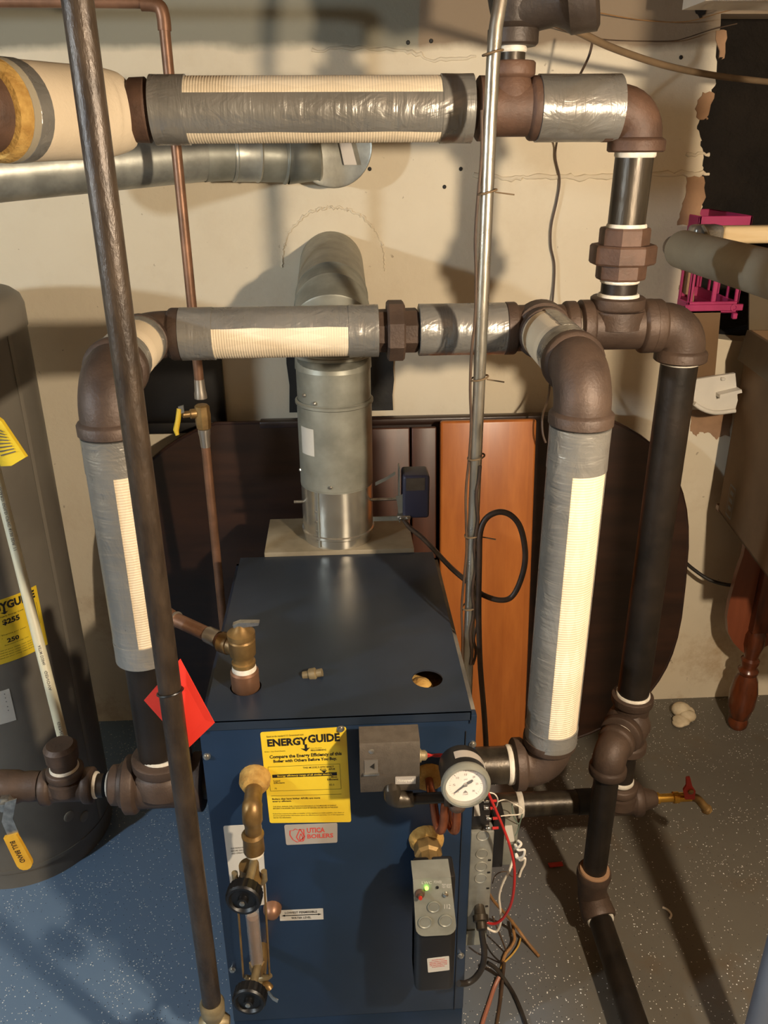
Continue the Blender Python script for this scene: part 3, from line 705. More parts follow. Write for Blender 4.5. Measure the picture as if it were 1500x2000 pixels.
# ---- efficiency label
def flat_map(c, h, y=BF): return quad_map(at(*c[0], y=y), at(*c[1], y=y), at(*c[2], y=y), at(*c[3], y=y), -Y, h)
ec_ = ((508, 1430), (676, 1419), (527, 1607), (686, 1605))
f0, f1, f2 = flat_map(ec_, -.0002), flat_map(ec_, .0008), flat_map(ec_, .0011)
lb = obj('efficiency_label', rr_plate(f0, f1, .025, .022), 'label_yellow', bo, label='yellow energy efficiency label')
def energy(fn, full=True):
    mb = MB()
    put_text(mb, fn, 'ENERGY', .07, .545, .075, .155, .045); put_text(mb, fn, 'GUIDE', .545, .92, .055, .14, .045)
    put_poly(mb, fn, [(.50, .15), (.53, .15), (.53, .19), (.565, .185), (.515, .225), (.45, .19), (.50, .195)])
    L = [('Based on the standard U.S. Government tests', .07, .5, .038, .058, 0), ('Boiler - Gas Fired (Steam)', .03, .27, .20, .216, 0), ('Utica Model(s)', .57, .70, .19, .203, 0), ('PEG150BNDG', .57, .75, .208, .226, .02),
         ('Compare the Energy Efficiency of this', .08, .93, .245, .292, .035), ('Boiler with Others Before You Buy.', .12, .87, .295, .337, .035),
         ("THIS MODEL'S EFFICIENCY", .46, .83, .385, .405, .01), ('82.0%   AFUE', .66, .84, .412, .43, .02),
         ('Least', .10, .18, .515, .532, .02), ('Efficient', .10, .23, .537, .556, .02), ('75', .10, .13, .60, .616, 0), ('Most', .79, .86, .495, .512, .02), ('Efficient', .74, .87, .52, .54, .02), ('82.5', .76, .82, .578, .596, 0),
         ('Boilers that have higher AFUEs are more', .06, .64, .715, .74, .03), ('energy efficient.', .06, .29, .742, .765, .03),
         ('THE AFUE, ANNUAL FUEL UTILIZATION EFFICIENCY, IS THE MEASURE OF ENERGY', .06, .83, .805, .820, .01), ('EFFICIENCY FOR BOILERS. ONLY BOILERS FUELED BY NATURAL GAS ARE USED IN THIS SCALE.', .06, .85, .825, .840, .01),
         ('Federal law requires the seller or installer of this appliance to make available a fact sheet or', .05, .92, .885, .902, 0), ('directory giving further information about the efficiency and operating cost of this equipment.', .05, .92, .907, .924, 0), ('Ask for this information.', .05, .27, .929, .945, 0)]
    if full:
        for s, a, b, c, d, e in L: put_text(mb, fn, s, a, b, c, d, e)
        put_rect(mb, fn, .09, .86, .455, .49)
        put_poly(mb, fn, [(.67, .432), (.745, .432), (.71, .46)])
        for a, b in (((.05, .37), (.90, .37)), ((.90, .37), (.90, .635)), ((.90, .635), (.05, .635)), ((.05, .635), (.05, .37)), ((.05, .69), (.90, .69))): put_line(mb, fn, a, b, .0035)
    return mb
obj('lettering', energy(f2), 'ink_black', lb)
mb = MB(); put_text(mb, flat_map(ec_, .0014), 'Energy efficiency range of all similar models', .15, .80, .461, .485, .02); obj('reversed_lettering', mb, 'label_yellow', lb)
# ---- maker's badge
bc = ((555, 1611), (659, 1607), (559, 1650), (659, 1645))
bp = obj('badge', rr_plate(flat_map(bc, -.0002), flat_map(bc, .0008), .03, .08), 'label_silver', bo, label='silver badge with red shield and lettering')
mb = MB(); fb = flat_map(bc, .0011)
put_text(mb, fb, 'UTICA', .42, .76, .18, .44, .03); put_text(mb, fb, 'BOILERS', .42, .92, .5, .72, .03)
sh = [(.10, .28), (.16, .28), (.20, .2), (.24, .26), (.36, .24), (.36, .6), (.28, .82), (.22, .88), (.14, .74), (.09, .5)]
for a, b in zip(sh, sh[1:] + sh[:1]): put_line(mb, fb, a, b, .022)
fl = [(.25, .8), (.21, .62), (.29, .22), (.37, .6), (.34, .82), (.30, .86)]
for a, b in zip(fl, fl[1:] + fl[:1]): put_line(mb, fb, a, b, .022)
for a, b in zip([(.28, .8), (.27, .65), (.30, .45), (.335, .66)], [(.27, .65), (.30, .45), (.335, .66), (.32, .8)]): put_line(mb, fb, a, b, .018)
obj('lettering', mb, 'ink_red', bp)
wc = ((436, 1613), (511, 1609), (456, 1778), (522, 1765))
wl = obj('instruction_label', rr_plate(flat_map(wc, -.0002), flat_map(wc, .0008), .04, .02), 'label_white', bo, label='white instruction label behind the gauge glass')
mb = MB(); fw = flat_map(wc, .0011)
for s, t in (('READ INSTRUCTIONS', .25), ('BEFORE SERVICE', .28), ('AND OPERATION', .31)): put_text(mb, fw, s, .13, .55, t, t + .018, .01)
obj('lettering', mb, 'ink_grey', wl)
lc = ((546, 1778), (631, 1774), (547, 1798), (632, 1795))
wl = obj('water_level_label', rr_plate(flat_map(lc, -.0002), flat_map(lc, .0008), .01, .03), 'label_white', bo, label='small white water level label with double arrow')
mb = MB(); fw = flat_map(lc, .0011)
put_text(mb, fw, 'LOWEST PERMISSIBLE', .12, .86, .14, .34, .02); put_text(mb, fw, 'WATER LEVEL', .26, .72, .66, .86, .02)
put_rect(mb, fw, .1, .9, .46, .54); put_poly(mb, fw, [(.04, .5), (.12, .4), (.12, .6)]); put_poly(mb, fw, [(.96, .5), (.88, .4), (.88, .6)])
obj('lettering', mb, 'ink_black', wl)

# ---- safety valve on the top left
sv = thing('safety_valve', 'brass safety valve with lever and copper outlet on the boiler top', 'valve', (-.205, 1.376, .985))
c = V((-.205, 1.376, 0))
obj('nipple', MB().cyl(c + Z * .94, c + Z * 1.03, .0205, None, 24), 'copper', sv)
obj('coupling', MB().lathe(c + Z * .985, Z, [(0, .026), (.004, .028), (.042, .028), (.046, .024)], 24), 'copper', sv)
ring(sv, c + Z * 1.035, Z, .021, .014, bulge=.003)
obj('body', MB().lathe(c + Z * 1.038, Z, [(0, .018), (.004, .023), (.012, .0235), (.014, .02), (.022, .02), (.03, .0255), (.062, .0265), (.065, .024), (.068, .027), (.078, .027), (.082, .02), (.09, .014), (.096, .008)], 24), 'brass', sv)
obj('lever', MB().prism([c + V(p) for p in ((-.012, -.006, 1.128), (.036, -.014, 1.138), (.038, -.014, 1.144), (.0, -.008, 1.142), (-.014, -.006, 1.136))], (0, .012, 0)), 'zinc_screw', sv)
q0 = V((-.232, 1.394, 1.078)); q1 = V((-.378, 1.505, 1.086)); dd = (q1 - q0).normalized()
obj('outlet', MB().lathe(c + Z * 1.078, q0 - (c + Z * 1.078), [(0, .018), (.03, .019), (.032, .021), (.052, .021), (.054, .017)], 20), 'brass', sv)
op = obj('outlet_pipe', MB().tube([q0, q1], .0145, 20), 'copper', sv)
ring(sv, q0 + dd * .045, dd, .0165, .03, 'solder', 'solder_joint', .0008)
ring(sv, q0 + dd * .15, dd, .0165, .006, 'solder', 'solder_joint', .001)
obj('outlet_elbow', MB().tube(spline([q1 - dd * .02, q1, q1 + V((-.006, .004, -.03)), q1 + V((-.006, .004, -.9))], 5), .016, 16), 'copper', sv)

# ---- pressure control
pt = thing('pressure_control', 'taupe metal pressure control box on the boiler front', 'control', (.07, 1.20, .86))
px0, px1 = at(703, 1490, y=1.2).x, at(820, 1490, y=1.2).x
body = MB(); prof = [(1.245, .866), (1.202, .866), (1.20, .868), (1.20, .968), (1.204, .978), (1.245, .984)]
obj('cover', body.prism([V((px0, a, b)) for a, b in prof], (px1 - px0, 0, 0)), 'cover_taupe', pt, 50)
p = at(725, 1437, y=1.208); obj('cover_screw', MB().lathe((p.x, 1.203, .963), V((0, -1, .2)), [(0, .006), (.003, .006), (.004, .004)], 12), 'zinc_screw', pt)
wc_ = at(725, 1496, y=1.2)
wn = obj('scale_window', MB().bx((wc_.x - .0125, 1.1988, wc_.z - .016), (wc_.x + .0125, 1.2005, wc_.z + .014)), 'ink_grey', pt)
obj('window_lip', MB().bx((wc_.x - .0145, 1.194, wc_.z - .018), (wc_.x + .0145, 1.2, wc_.z - .015)), 'zinc_screw', wn)
obj('scale_pointer', MB().prism([V((wc_.x - .002, 1.1986, wc_.z)), V((wc_.x + .006, 1.1986, wc_.z + .007)), V((wc_.x + .006, 1.1986, wc_.z - .006))], (0, -.001, 0)), 'ink_black', wn)
bc2 = ((772, 1517), (812, 1516), (772, 1531), (812, 1530))
nb = obj('badge', rr_plate(quad_map(*[at(*q, y=1.2) for q in bc2], -Y, -.0004), quad_map(*[at(*q, y=1.2) for q in bc2], -Y, .0012), .03, .06), 'label_silver', pt)
mb = MB(); put_text(mb, quad_map(*[at(*q, y=1.2) for q in bc2], -Y, .0016), 'Honeywell', .1, .9, .25, .8, .03); obj('lettering', mb, 'dope_white', nb)
obj('bushing', MB().lathe((px1, 1.222, .93), X, [(0, .013), (.004, .013), (.005, .01), (.012, .01), (.016, .006)], 12), 'brass_pale', pt)
for dz in (-.004, .004):
    obj('lead_wire', MB().tube(spline([(px1 + .012, 1.222, .93 + dz), (px1 + .035, 1.218, .932 - dz * .5), (px1 + .065, 1.222, .930 + dz * .4), (px1 + .10, 1.235, .925)], 6), .0022, 8), 'wire_red', pt)
gz = at(800, 1560, y=1.19).z
# siphon manifold under the control: fittings, black nipple, tee under the gauge, copper pigtail
sm = thing('siphon_manifold', 'small pipe manifold with coiled copper siphon under the pressure gauge', 'pipe', (.14, 1.2, gz - .1))
e0 = at(770, 1552, y=1.2)
obj('street_elbow', MB().tube(spline([V((e0.x - .004, 1.21, .868)), e0 + V((-.004, 0, .012)), e0 + V((0, 0, -.006)), e0 + V((.02, 0, -.012)), e0 + V((.036, 0, -.012))], 4), [.013, .013, .015, .016, .016, .016, .017, .018, .018, .018, .018, .017, .016, .015, .015, .014, .014], 16), 'mill_steel', sm)
gzz = e0.z - .012; gx = at(893, 1560, y=1.2).x
obj('nipple', MB().cyl((e0.x + .03, 1.2, gzz), (gx, 1.2, gzz), .0105, None, 16), 'black_steel', sm)
tee(sm, (gx, 1.2, gzz), Z, -X, .0135, .017, .026, .026, 'cast_iron', cl=.01)
obj('pigtail', MB().tube(spline([(gx, 1.2, gzz - .02), (gx, 1.2, gzz - .075), (gx - .004, 1.212, gzz - .094), (gx - .012, 1.226, gzz - .08), (gx - .014, 1.23, gzz - .03), (gx - .016, 1.218, gzz - .012), (gx - .022, 1.206, gzz - .03), (gx - .025, 1.204, gzz - .075), (gx - .03, 1.214, gzz - .095), (gx - .036, 1.226, gzz - .08), (gx - .042, 1.235, gzz - .035), (gx - .046, 1.25, gzz - .018), (gx - .046, 1.285, gzz - .016)], 6), .0085, 14), 'copper_bright', sm)
obj('insulation_collar', MB().lathe((gx - .046, 1.28, gzz - .016), -Y, [(0, .034), (.008, .033), (.014, .026), (.015, .01)], 18), 'fiberglass', sm)
# gauge
ga = thing('pressure_gauge', 'round black pressure gauge with white dial and clear bezel', 'gauge', (gx, 1.19, gzz + .03))
gc = V((gx + .002, 1.135, at(897, 1528, y=1.135).z))
gax = V((.02, -1, .10)).normalized()
obj('case', MB().lathe(gc - gax * .06, gax, [(0, .034), (.004, .039), (.012, .0405), (.058, .041), (.062, .0395)], 40), 'plastic_black', ga)
obj('neck', MB().cyl((gx, 1.2, gzz + .02), (gx, 1.185, gc.z - .02), .010, None, 12), 'brass', ga)
obj('bezel', MB().lathe(gc - gax * .002, gax, [(0, .0415), (.006, .044), (.012, .0445), (.018, .042), (.019, .0375), (.012, .0355), (.006, .0355)], 40, 0, False), 'galv_dull', ga)
ga_, gb_, _ = frame(gax)
gr_ = X - gax * X.dot(gax); gr_.normalize(); gu_ = gr_.cross(gax) * -1
if gu_.z < 0: gu_ = -gu_
dl_ = obj('dial', MB().lathe(gc, gax, [(0, .0375), (.006, .0375)], 40), 'glass_dial', ga)
fd = lambda s, t: gc + gax * .0066 + gr_ * (s * .034) + gu_ * (t * .034)
mb = MB()
for k in range(31):
    a = math.radians(225 - 9 * k); r0 = .82 if k % 5 else .76
    put_line(mb, fd, (r0 * math.cos(a), r0 * math.sin(a)), (.88 * math.cos(a), .88 * math.sin(a)), .012 if k % 5 else .022)
for k in range(0, 31, 5):
    a = math.radians(225 - 9 * k); put_text(mb, fd, str(k), .6 * math.cos(a) - .07, .6 * math.cos(a) + .07, .6 * math.sin(a) + .06, .6 * math.sin(a) - .06)
put_text(mb, fd, 'psi', -.08, .08, .36, .24); put_poly(mb, fd, [(-.14, -.52), (.14, -.52), (0, -.36)]); put_text(mb, fd, 'STEAM', -.14, .14, -.56, -.66)
obj('lettering', mb, 'ink_grey', dl_)
mb = MB(); fd2 = lambda s, t: gc + gax * .0075 + gr_ * (s * .034) + gu_ * (t * .034)
put_poly(mb, fd2, [(-.62, -.47), (-.02, .09), (.2, .24), (.34, .3), (.40, .2), (.3, .08), (.06, -.03), (-.58, -.52)])
obj('needle', mb, 'ink_black', dl_); obj('needle_hub', MB().lathe(gc + gax * .007, gax, [(0, .004), (.003, .003)], 12), 'zinc_screw', dl_)
obj('lens', MB().lathe(gc + gax * .0125, gax, [(0, .0356), (.0012, .0356)], 40), 'gauge_lens', ga)
mb = MB()
mb.shell(gc - gax * .036, gc - gax * .016, .0412, .0004, 32, 112, gr_, gu_, 20); obj('case_label', mb, 'label_silver', ga)
mb = MB(); mb.shell(gc - gax * .036, gc - gax * .016, .0412, .0004, -5, 28, gr_, gu_, 12); obj('case_label', mb, 'label_white', ga)

# ---- low water cut-off
lw = thing('low_water_cutoff', 'black low water control with metal face plate and green light', 'control', (.15, 1.15, .38))
bz = at(838, 1690, y=1.21).z
obj('mounting_nut', MB().lathe((.15, 1.285, bz), -Y, [(0, .034), (.012, .034), (.016, .028), (.05, .028), (.055, .022), (.08, .022)], 8), 'brass', lw, 25)
obj('insulation_collar', MB().lathe((.15, 1.278, bz + .004), -Y, [(0, .037), (.012, .035), (.02, .027)], 18), 'fiberglass', lw)
lz = lambda v: at(850, v, y=1.14).z
xa, xb = at(806, 1712, y=1.16).x, at(880, 1712, y=1.16).x
xc, xd = at(812, 1825, y=1.125).x, at(891, 1822, y=1.125).x
zt_, zb_ = at(840, 1712, y=1.16).z, at(850, 1826, y=1.125).z
pol = [V((xa, 1.157, zt_)), V((xb, 1.157, zt_))]
def corner(cx, cz, r, a0): return [(cx + r * math.cos(math.radians(a0 + k * 22.5)), cz + r * math.sin(math.radians(a0 + k * 22.5))) for k in range(5)]
yy = lambda z: 1.155 - .032 * (zt_ - z) / (zt_ - zb_)
pol = [V((xa, yy(zt_), zt_)), V((xb, yy(zt_), zt_))] + [V((q[0], yy(q[1]), q[1])) for q in corner(xd - .018, zb_ + .018, .018, -90)[::-1]] + [V((q[0], yy(q[1]), q[1])) for q in corner(xc + .018, zb_ + .018, .018, -180)[::-1]]
fp = obj('face_plate', MB().prism(pol, (0, .003, .001)), 'galv_dull', lw, 25)
obj('plate_flange', MB().bx((xa, yy(zt_), zt_ - .002), (xb, 1.20, zt_ + .001)), 'galv_dull', fp)
zl_ = lz(1938)
obj('housing', MB().bx((xc + .001, 1.160, zl_ + .01), (xd + .001, 1.215, zt_ - .004), .006, 2).bx((xc + .001, 1.137, zl_), (xd + .003, 1.213, zb_ - .003), .014, 4), 'plastic_black', lw)
def fpm(u, v, h=.001):
    for _ in range(1):
        p = at(u, v, y=1.14)
        for k in range(4): p = at(u, v, y=yy(p.z))
    return p + V((0, -h, 0))
for u, v, r in ((847, 1770, .0125), (830, 1800, .0135), (870, 1797, .0135)):
    p = fpm(u, v); obj('knockout', MB().lathe(p, V((0, -1, .2)), [(0, r), (.002, r), (.0026, r - .0015), (.0014, r - .003)], 24), 'galv_dull', fp)
obj('indicator_light', MB().lathe(fpm(833, 1733), V((0, -1, .2)), [(0, .0036), (.003, .0036), (.005, .002)], 12), 'led_green', fp)
obj('dark_light', MB().lathe(fpm(854, 1732), V((0, -1, .2)), [(0, .003), (.002, .0026)], 12), 'plastic_black', fp)
obj('reset_button', MB().lathe(fpm(820, 1744), V((0, -1, .2)), [(0, .010), (.004, .009), (.005, .005), (.010, .0045)], 14), 'cast_iron_rusty', fp)
obj('button_cap', MB().lathe(fpm(820, 1744, .011), V((0, -1, .2)), [(0, .004), (.003, .0035)], 12), 'red_paint', fp)
obj('test_button', MB().lathe(fpm(870, 1745), V((0, -1, .2)), [(0, .0055), (.004, .005), (.0055, .003)], 16), 'chrome', fp)
mb = MB()
fx = lambda s, t: fpm(805 + 85 * s, 1715 + 110 * t, .0006)
for w_ in (('LWC', .22, .45, .05, .10), ('POWER', .5, .68, .04, .09), ('TEST RESET', .68, .9, .10, .17), ('112', .74, .88, .46, .54)):
    mb = MB(); put_text(mb, fx, *w_); obj('lettering', mb, 'label_white', fp)
ws = ((834, 1872), (877, 1867), (836, 1899), (878, 1894)); yq = 1.1372
wsl = obj('warning_label', rr_plate(quad_map(*[at(*q, y=yq) for q in ws], -Y, -.0006), quad_map(*[at(*q, y=yq) for q in ws], -Y, .0008), .04, .06), 'label_white', lw, label='white warning label with red text')
mb = MB(); fq = quad_map(*[at(*q, y=yq) for q in ws], -Y, .0011)
for s, a, b, t in (('WARNING', .2, .8, .1), ('DISCONNECT POWER', .1, .9, .24), ('BEFORE REMOVING', .1, .9, .36), ('OR INSTALLING THIS', .1, .9, .48), ('CONTROL', .2, .8, .60)): put_text(mb, fq, s, a, b, t, t + .08, .01)
obj('lettering', mb, 'ink_red', wsl)

# ---- gauge glass
gg = thing('gauge_glass', 'upright brass water gauge glass with two black knobs on the boiler', 'gauge', (-.2, 1.19, .3))
GY = 1.192; z_ = lambda v: at(495, v, y=GY).z
GX0 = at(492, 1590, y=GY).x
obj('insulation_collar', MB().lathe((GX0, 1.279, z_(1578)), -Y, [(0, .031), (.02, .030), (.034, .022), (.036, .016)], 20), 'fiberglass', gg)
obj('top_elbow', MB().tube(spline([(GX0, 1.28, z_(1582)), (GX0, GY + .022, z_(1582)), (GX0, GY + .004, z_(1590)), (GX0, GY, z_(1612)), (GX0, GY, z_(1630))], 5), [.017] * 6 + [.019] * 8 + [.016] * 7, 20), 'brass', gg)
GXa = GX0 - .002
obj('coupling', MB().lathe((GXa, GY, z_(1662)), Z, [(0, .0175), (.003, .0205), (.022, .020), (.03, .0195), (.042, .0215), (.048, .0175)], 20), 'brass', gg)
ring(gg, (GXa, GY, z_(1664)), Z, .0165, .006)
gx1 = at(487, 1700, y=GY).x
obj('upper_valve', MB().lathe((gx1, GY, z_(1752)), Z, [(0, .014), (.02, .015), (.026, .021), (.05, .0235), (.06, .019), (.085, .0195)], 20), 'brass', gg)
def knob(cx, cz, y0):
    ax = V((-.12, -1, .06)).normalized(); o = V((cx, y0, cz))
    obj('valve_stem', MB().cyl(o - ax * .07, o, .0085, None, 14), 'brass_pale', gg)
    mb = MB(); n = 48; A, B, dd_ = frame(ax); prev = None
    for t, r, rib in ((0, .030, 0), (.002, .0335, 1), (.022, .0335, 1), (.026, .0305, 0), (.0262, .026, 0), (.021, .022, 0), (.021, .010, 0), (.03, .009, 0), (.031, .0001, 0)):
        i = len(mb.v)
        mb.v += [o + ax * t + A * ((r - (.0012 if rib and k % 2 else 0)) * math.cos(2 * PI * k / n)) + B * ((r - (.0012 if rib and k % 2 else 0)) * math.sin(2 * PI * k / n)) for k in range(n)]
        if prev is not None: mb.join(prev, i, n)
        else: mb.f.append(tuple(range(i + n - 1, i - 1, -1)))
        prev = i
    kn = obj('knob', mb, 'plastic_knob', gg, 25)
    obj('knob_screw', MB().lathe(o + ax * .03, ax, [(0, .005), (.002, .005), (.003, .003)], 12), 'zinc_screw', kn)
k1 = at(478, 1757, y=1.105); knob(k1.x, k1.z, 1.125)
k2 = at(489, 1955, y=1.105); knob(k2.x, k2.z, 1.125)
for s in (-1, 1):
    lug = V((gx1 + s * .027, GY - .002, z_(1712)))
    obj('guard_lug', MB().tube(spline([(gx1, GY, z_(1716)), (gx1 + s * .017, GY - .002, z_(1722)), (gx1 + s * .027, GY - .003, z_(1716)), (gx1 + s * .028, GY - .003, z_(1700))], 4), [.008] * 5 + [.0075] * 4 + [.006] * 4, 12), 'brass_pale', gg)
    obj('guard_rod', MB().cyl((gx1 + s * .027, GY - .003, z_(1716)), (gx1 + s * .027 - .006, GY - .003, z_(1905)), .0022, None, 8), 'brass', gg)
gx2 = at(500, 1860, y=GY).x
obj('glass_tube', MB().lathe((gx2, GY, z_(1895)), Z, [(0, .0135), (z_(1760) - z_(1895), .0135)], 24), 'sight_glass', gg)
obj('water_column', MB().lathe((gx2, GY, z_(1893)), Z, [(0, .0112), (z_(1790) - z_(1893), .0112)], 20), 'copper', gg)
obj('lower_nut', MB().lathe((gx2, GY, z_(1898)), Z, [(0, .015), (.01, .017), (.028, .0165), (.03, .013)], 6), 'brass', gg, 25)
obj('lower_valve', MB().lathe((gx2 - .002, GY, z_(1950)), Z, [(0, .010), (.015, .013), (.03, .016), (.045, .017), (.058, .013)], 18), 'brass_pale', gg)
for s in (-1, 1):
    obj('guard_lug', MB().tube([(gx2, GY, z_(1912)), (gx2 + s * .02, GY - .003, z_(1908)), (gx2 + s * .026, GY - .003, z_(1904))], [.007, .006, .005], 10), 'brass_pale', gg)
obj('lower_nipple', MB().cyl((gx2, GY, z_(1918)), (gx2, 1.28, z_(1918)), .014, None, 16), 'brass', gg)
pk = at(520, 1925, y=GY - .012)
obj('petcock', MB().tube(spline([(gx2, GY, z_(1930)), pk + V((0, 0, 0)), pk + V((.008, -.006, -.004))], 4), .009, 12), 'brass', gg)
obj('petcock_lever', strap([pk + V((.004, -.012, 0)), pk + V((.014, -.016, -.016)), pk + V((.024, -.02, -.02))], .009, .002, (.3, 0, 1)), 'zinc_screw', gg)
p = at(531, 1788, y=1.255); obj('boss', MB().lathe((p.x, 1.277, p.z), -Y, [(0, .02), (.012, .019), (.024, .013), (.028, .006)], 16), 'copper', gg)

# ---- electrical gear on the right side of the boiler
jb = thing('junction_box', 'galvanized steel junction box with round knockouts on the boiler side', 'electrical box', (.27, 1.30, .25))
jx0, jx1 = .244, .293; jt, jbm = at(944, 1622, y=1.29).z, at(935, 1812, y=1.29).z
obj('box', MB().bx((jx0, 1.285, jbm), (jx1, 1.345, jt), .003), 'galvanized', jb)
for v in (1633, 1668, 1693, 1716):
    p = at(941, v, y=1.284); obj('knockout', MB().lathe((jx0 + .025, 1.2852, p.z), -Y, [(0, .0135), (.0012, .0135), (.0018, .0125), (.0006, .011)], 22), 'galvanized', jb)
for v in (1680, 1704, 1735, 1770):
    p = at(953, v, y=1.284); obj('slot', MB().bx((jx1 - .010, 1.2835, p.z - .002), (jx1 - .004, 1.286, p.z + .002)), 'plastic_black', jb)
obj('lower_bracket', MB().bx((jx0, 1.283, jbm - .045), (jx1 - .004, 1.30, jbm)), 'galv_dull', jb)
cn_ = at(938, 1790, y=1.27)
obj('cable_clamp', MB().lathe(cn_ + V((0, .02, .012)), V((0, -1, -.5)), [(0, .011), (.02, .013), (.022, .017), (.034, .017), (.036, .012), (.05, .012)], 14), 'mill_steel', jb)
ad = thing('aquastat_relay', 'black and steel relay with red spade terminals beside the junction box', 'electrical box', (.31, 1.33, .5))
obj('case', MB().bx((.2945, 1.30, at(975, 1694, y=1.3).z), (.318, 1.37, at(975, 1600, y=1.3).z), .002), 'plastic_black', ad)
obj('transformer', MB().bx((.319, 1.31, at(1000, 1690, y=1.31).z), (.350, 1.38, at(1000, 1612, y=1.31).z), .004), 'galv_dull', ad)
q = ((986, 1613), (1000, 1612), (989, 1645), (1005, 1643)); obj('rating_label', rr_plate(quad_map(*[at(*w_, y=1.309) for w_ in q], -Y, -.0005), quad_map(*[at(*w_, y=1.309) for w_ in q], -Y, .0008), .06, .04), 'label_white', ad)
obj('terminal_block', MB().bx((.2445, 1.292, jt + .001), (.283, 1.335, at(940, 1560, y=1.292).z), .002), 'plastic_black', ad)
q = ((926, 1564), (934, 1563), (926, 1594), (938, 1593)); obj('small_label', rr_plate(quad_map(*[at(*w_, y=1.2915) for w_ in q], -Y, -.0005), quad_map(*[at(*w_, y=1.2915) for w_ in q], -Y, .0006), .06, .04), 'label_white', ad)
for u, v in ((950, 1565), (950, 1579), (955, 1599), (954, 1618)):
    p = at(u, v, y=1.29); obj('spade_terminal', MB().box(p, (.012, .004, .006), None, .001, 1), 'chrome', ad)
    obj('spade_sleeve', MB().cyl(p + V((.008, 0, 0)), p + V((.021, 0, .0005)), .0032, .0028, 8), 'wire_red', ad)

# ================================================================ FLUE, DAMPER, VENT DUCT
FC_ = V((-.017, 2.045, 0)); FRR = .0945
zf = lambda v: at(655, v, y=FC_.y - FRR).z
fl = thing('boiler_flue', 'galvanized flue pipe rising behind the boiler and elbowing into the wall', 'flue pipe', (FC_.x, FC_.y, zf(965)))
def fseg(z0, z1, r, m='galv_dull', name='pipe_section', bead=True):
    pr = [(0, r + .001), (.004, r + .001)]
    pr += [(z1 - z0 - .014, r + .001), (z1 - z0 - .011, r + .005), (z1 - z0 - .005, r + .005), (z1 - z0 - .002, r), (z1 - z0, r)] if bead else [(z1 - z0, r)]
    return obj(name, MB().lathe((FC_.x, FC_.y, z0), Z, pr, 48, 0, False), m, fl)
s1 = fseg(zf(966), zf(795), FRR)
s2 = fseg(zf(795), zf(700), FRR - .002)
z00 = 1.468; PH = math.radians(82); R_ = .12
s3 = obj('pipe_section', MB().lathe((FC_.x, FC_.y, zf(700)), Z, [(0, FRR - .001), (z00 - zf(700), FRR - .001)], 48, 0, False), 'galv_dull', fl)
cuts = [(V((FC_.x, FC_.y + R_ * (1 - math.cos(PH * k / 3)), z00 + R_ * math.sin(PH * k / 3))), V((0, math.sin(PH * k / 3), math.cos(PH * k / 3)))) for k in range(4)]
for k in range(3):                               # three-gore elbow
    (a, ta), (b, tb) = cuts[k], cuts[k + 1]
    mb = MB(); i = mb.ring(a, X, ta.cross(X), FRR + .0015, 48); j = mb.ring(b - tb * .004, X, tb.cross(X), FRR, 48); q = mb.ring(b, X, tb.cross(X), FRR + .003, 48)
    mb.join(i, j, 48); mb.join(j, q, 48); obj('elbow_gore', mb, 'galv_dull', fl)
c3, t3 = cuts[3]
obj('horizontal_section', MB().lathe(c3, t3, [(0, FRR), (.10, FRR), (.104, FRR + .003), (.11, FRR), ((WY + .06 - c3.y) / t3.y, FRR)], 48, 0, False), 'galv_dull', fl)
for a, z0 in ((-100, zf(952)), (-165, zf(935)), (-140, zf(778)), (150, zf(760)), (-120, zf(790))):
    an = math.radians(a); d_ = V((math.cos(an), math.sin(an), 0)); obj('sheet_screw', MB().lathe(V((FC_.x, FC_.y, z0)) + d_ * FRR, d_, [(0, .005), (.004, .005), (.006, .003)], 8), 'zinc_screw', s1)
mb = MB().shell((FC_.x, FC_.y, zf(895)), (FC_.x, FC_.y, zf(842)), FRR + .0012, .0005, -62, -34, -Y, X, 10); obj('worn_sticker', mb, 'label_white', s1)
# damper at the foot of the flue
vd = thing('vent_damper', 'shiny tin vent damper at the flue base with a blue motor box', 'damper', (FC_.x, FC_.y, 1.0))
z0, z1 = 1.0, zf(964)
obj('collar', MB().lathe((FC_.x, FC_.y, z0), Z, [(0, FRR - .002), (.022, FRR - .002), (.026, FRR + .003), (.032, FRR + .003), (.035, FRR), (z1 - z0, FRR), (z1 - z0 + .002, FRR + .002)], 48, 0, False), 'shiny_tin', vd)
obj('lap_seam', MB().shell((FC_.x, FC_.y, z0 + .003), (FC_.x, FC_.y, z1), FRR + .0008, .0012, -33, -30, -Y, X, 3), 'galv_dull', vd)
for k in range(4):
    an = math.radians(-90 - 36); d_ = V((math.cos(an), math.sin(an), 0)); obj('rivet', MB().lathe(V((FC_.x, FC_.y, z0 + .02 + k * .028)) + d_ * FRR, d_, [(0, .003), (.002, .002)], 8), 'zinc_screw', vd)
obj('shaft', MB().cyl((FC_.x - FRR - .02, FC_.y - .03, zf(983) - .02), (.17, FC_.y - .03, zf(983) - .02), .004, None, 10), 'zinc_screw', vd)
my = 2.0; b0 = at(780, 918, y=my); b1 = at(835, 1003, y=my)
mt = obj('motor_box', MB().bx((b0.x + .006, my - .045, b1.z + .006), (b1.x, my + .03, b0.z), .008, 3), 'plastic_blue', vd)
obj('box_label', MB().bx((b0.x + .014, my - .0462, b0.z - .040), (b0.x + .062, my - .0445, b0.z - .006)), 'cover_taupe', mt)
obj('bracket', strap([at(733, 945, y=my - .02), at(752, 936, y=my - .02), at(772, 924, y=my - .02)], .009, .002, (0, 0, 1)), 'galv_dull', vd)
obj('bracket', MB().bx((b0.x - .003, my - .03, b1.z - .01), (b0.x, my + .01, b0.z + .015)), 'galv_dull', vd)
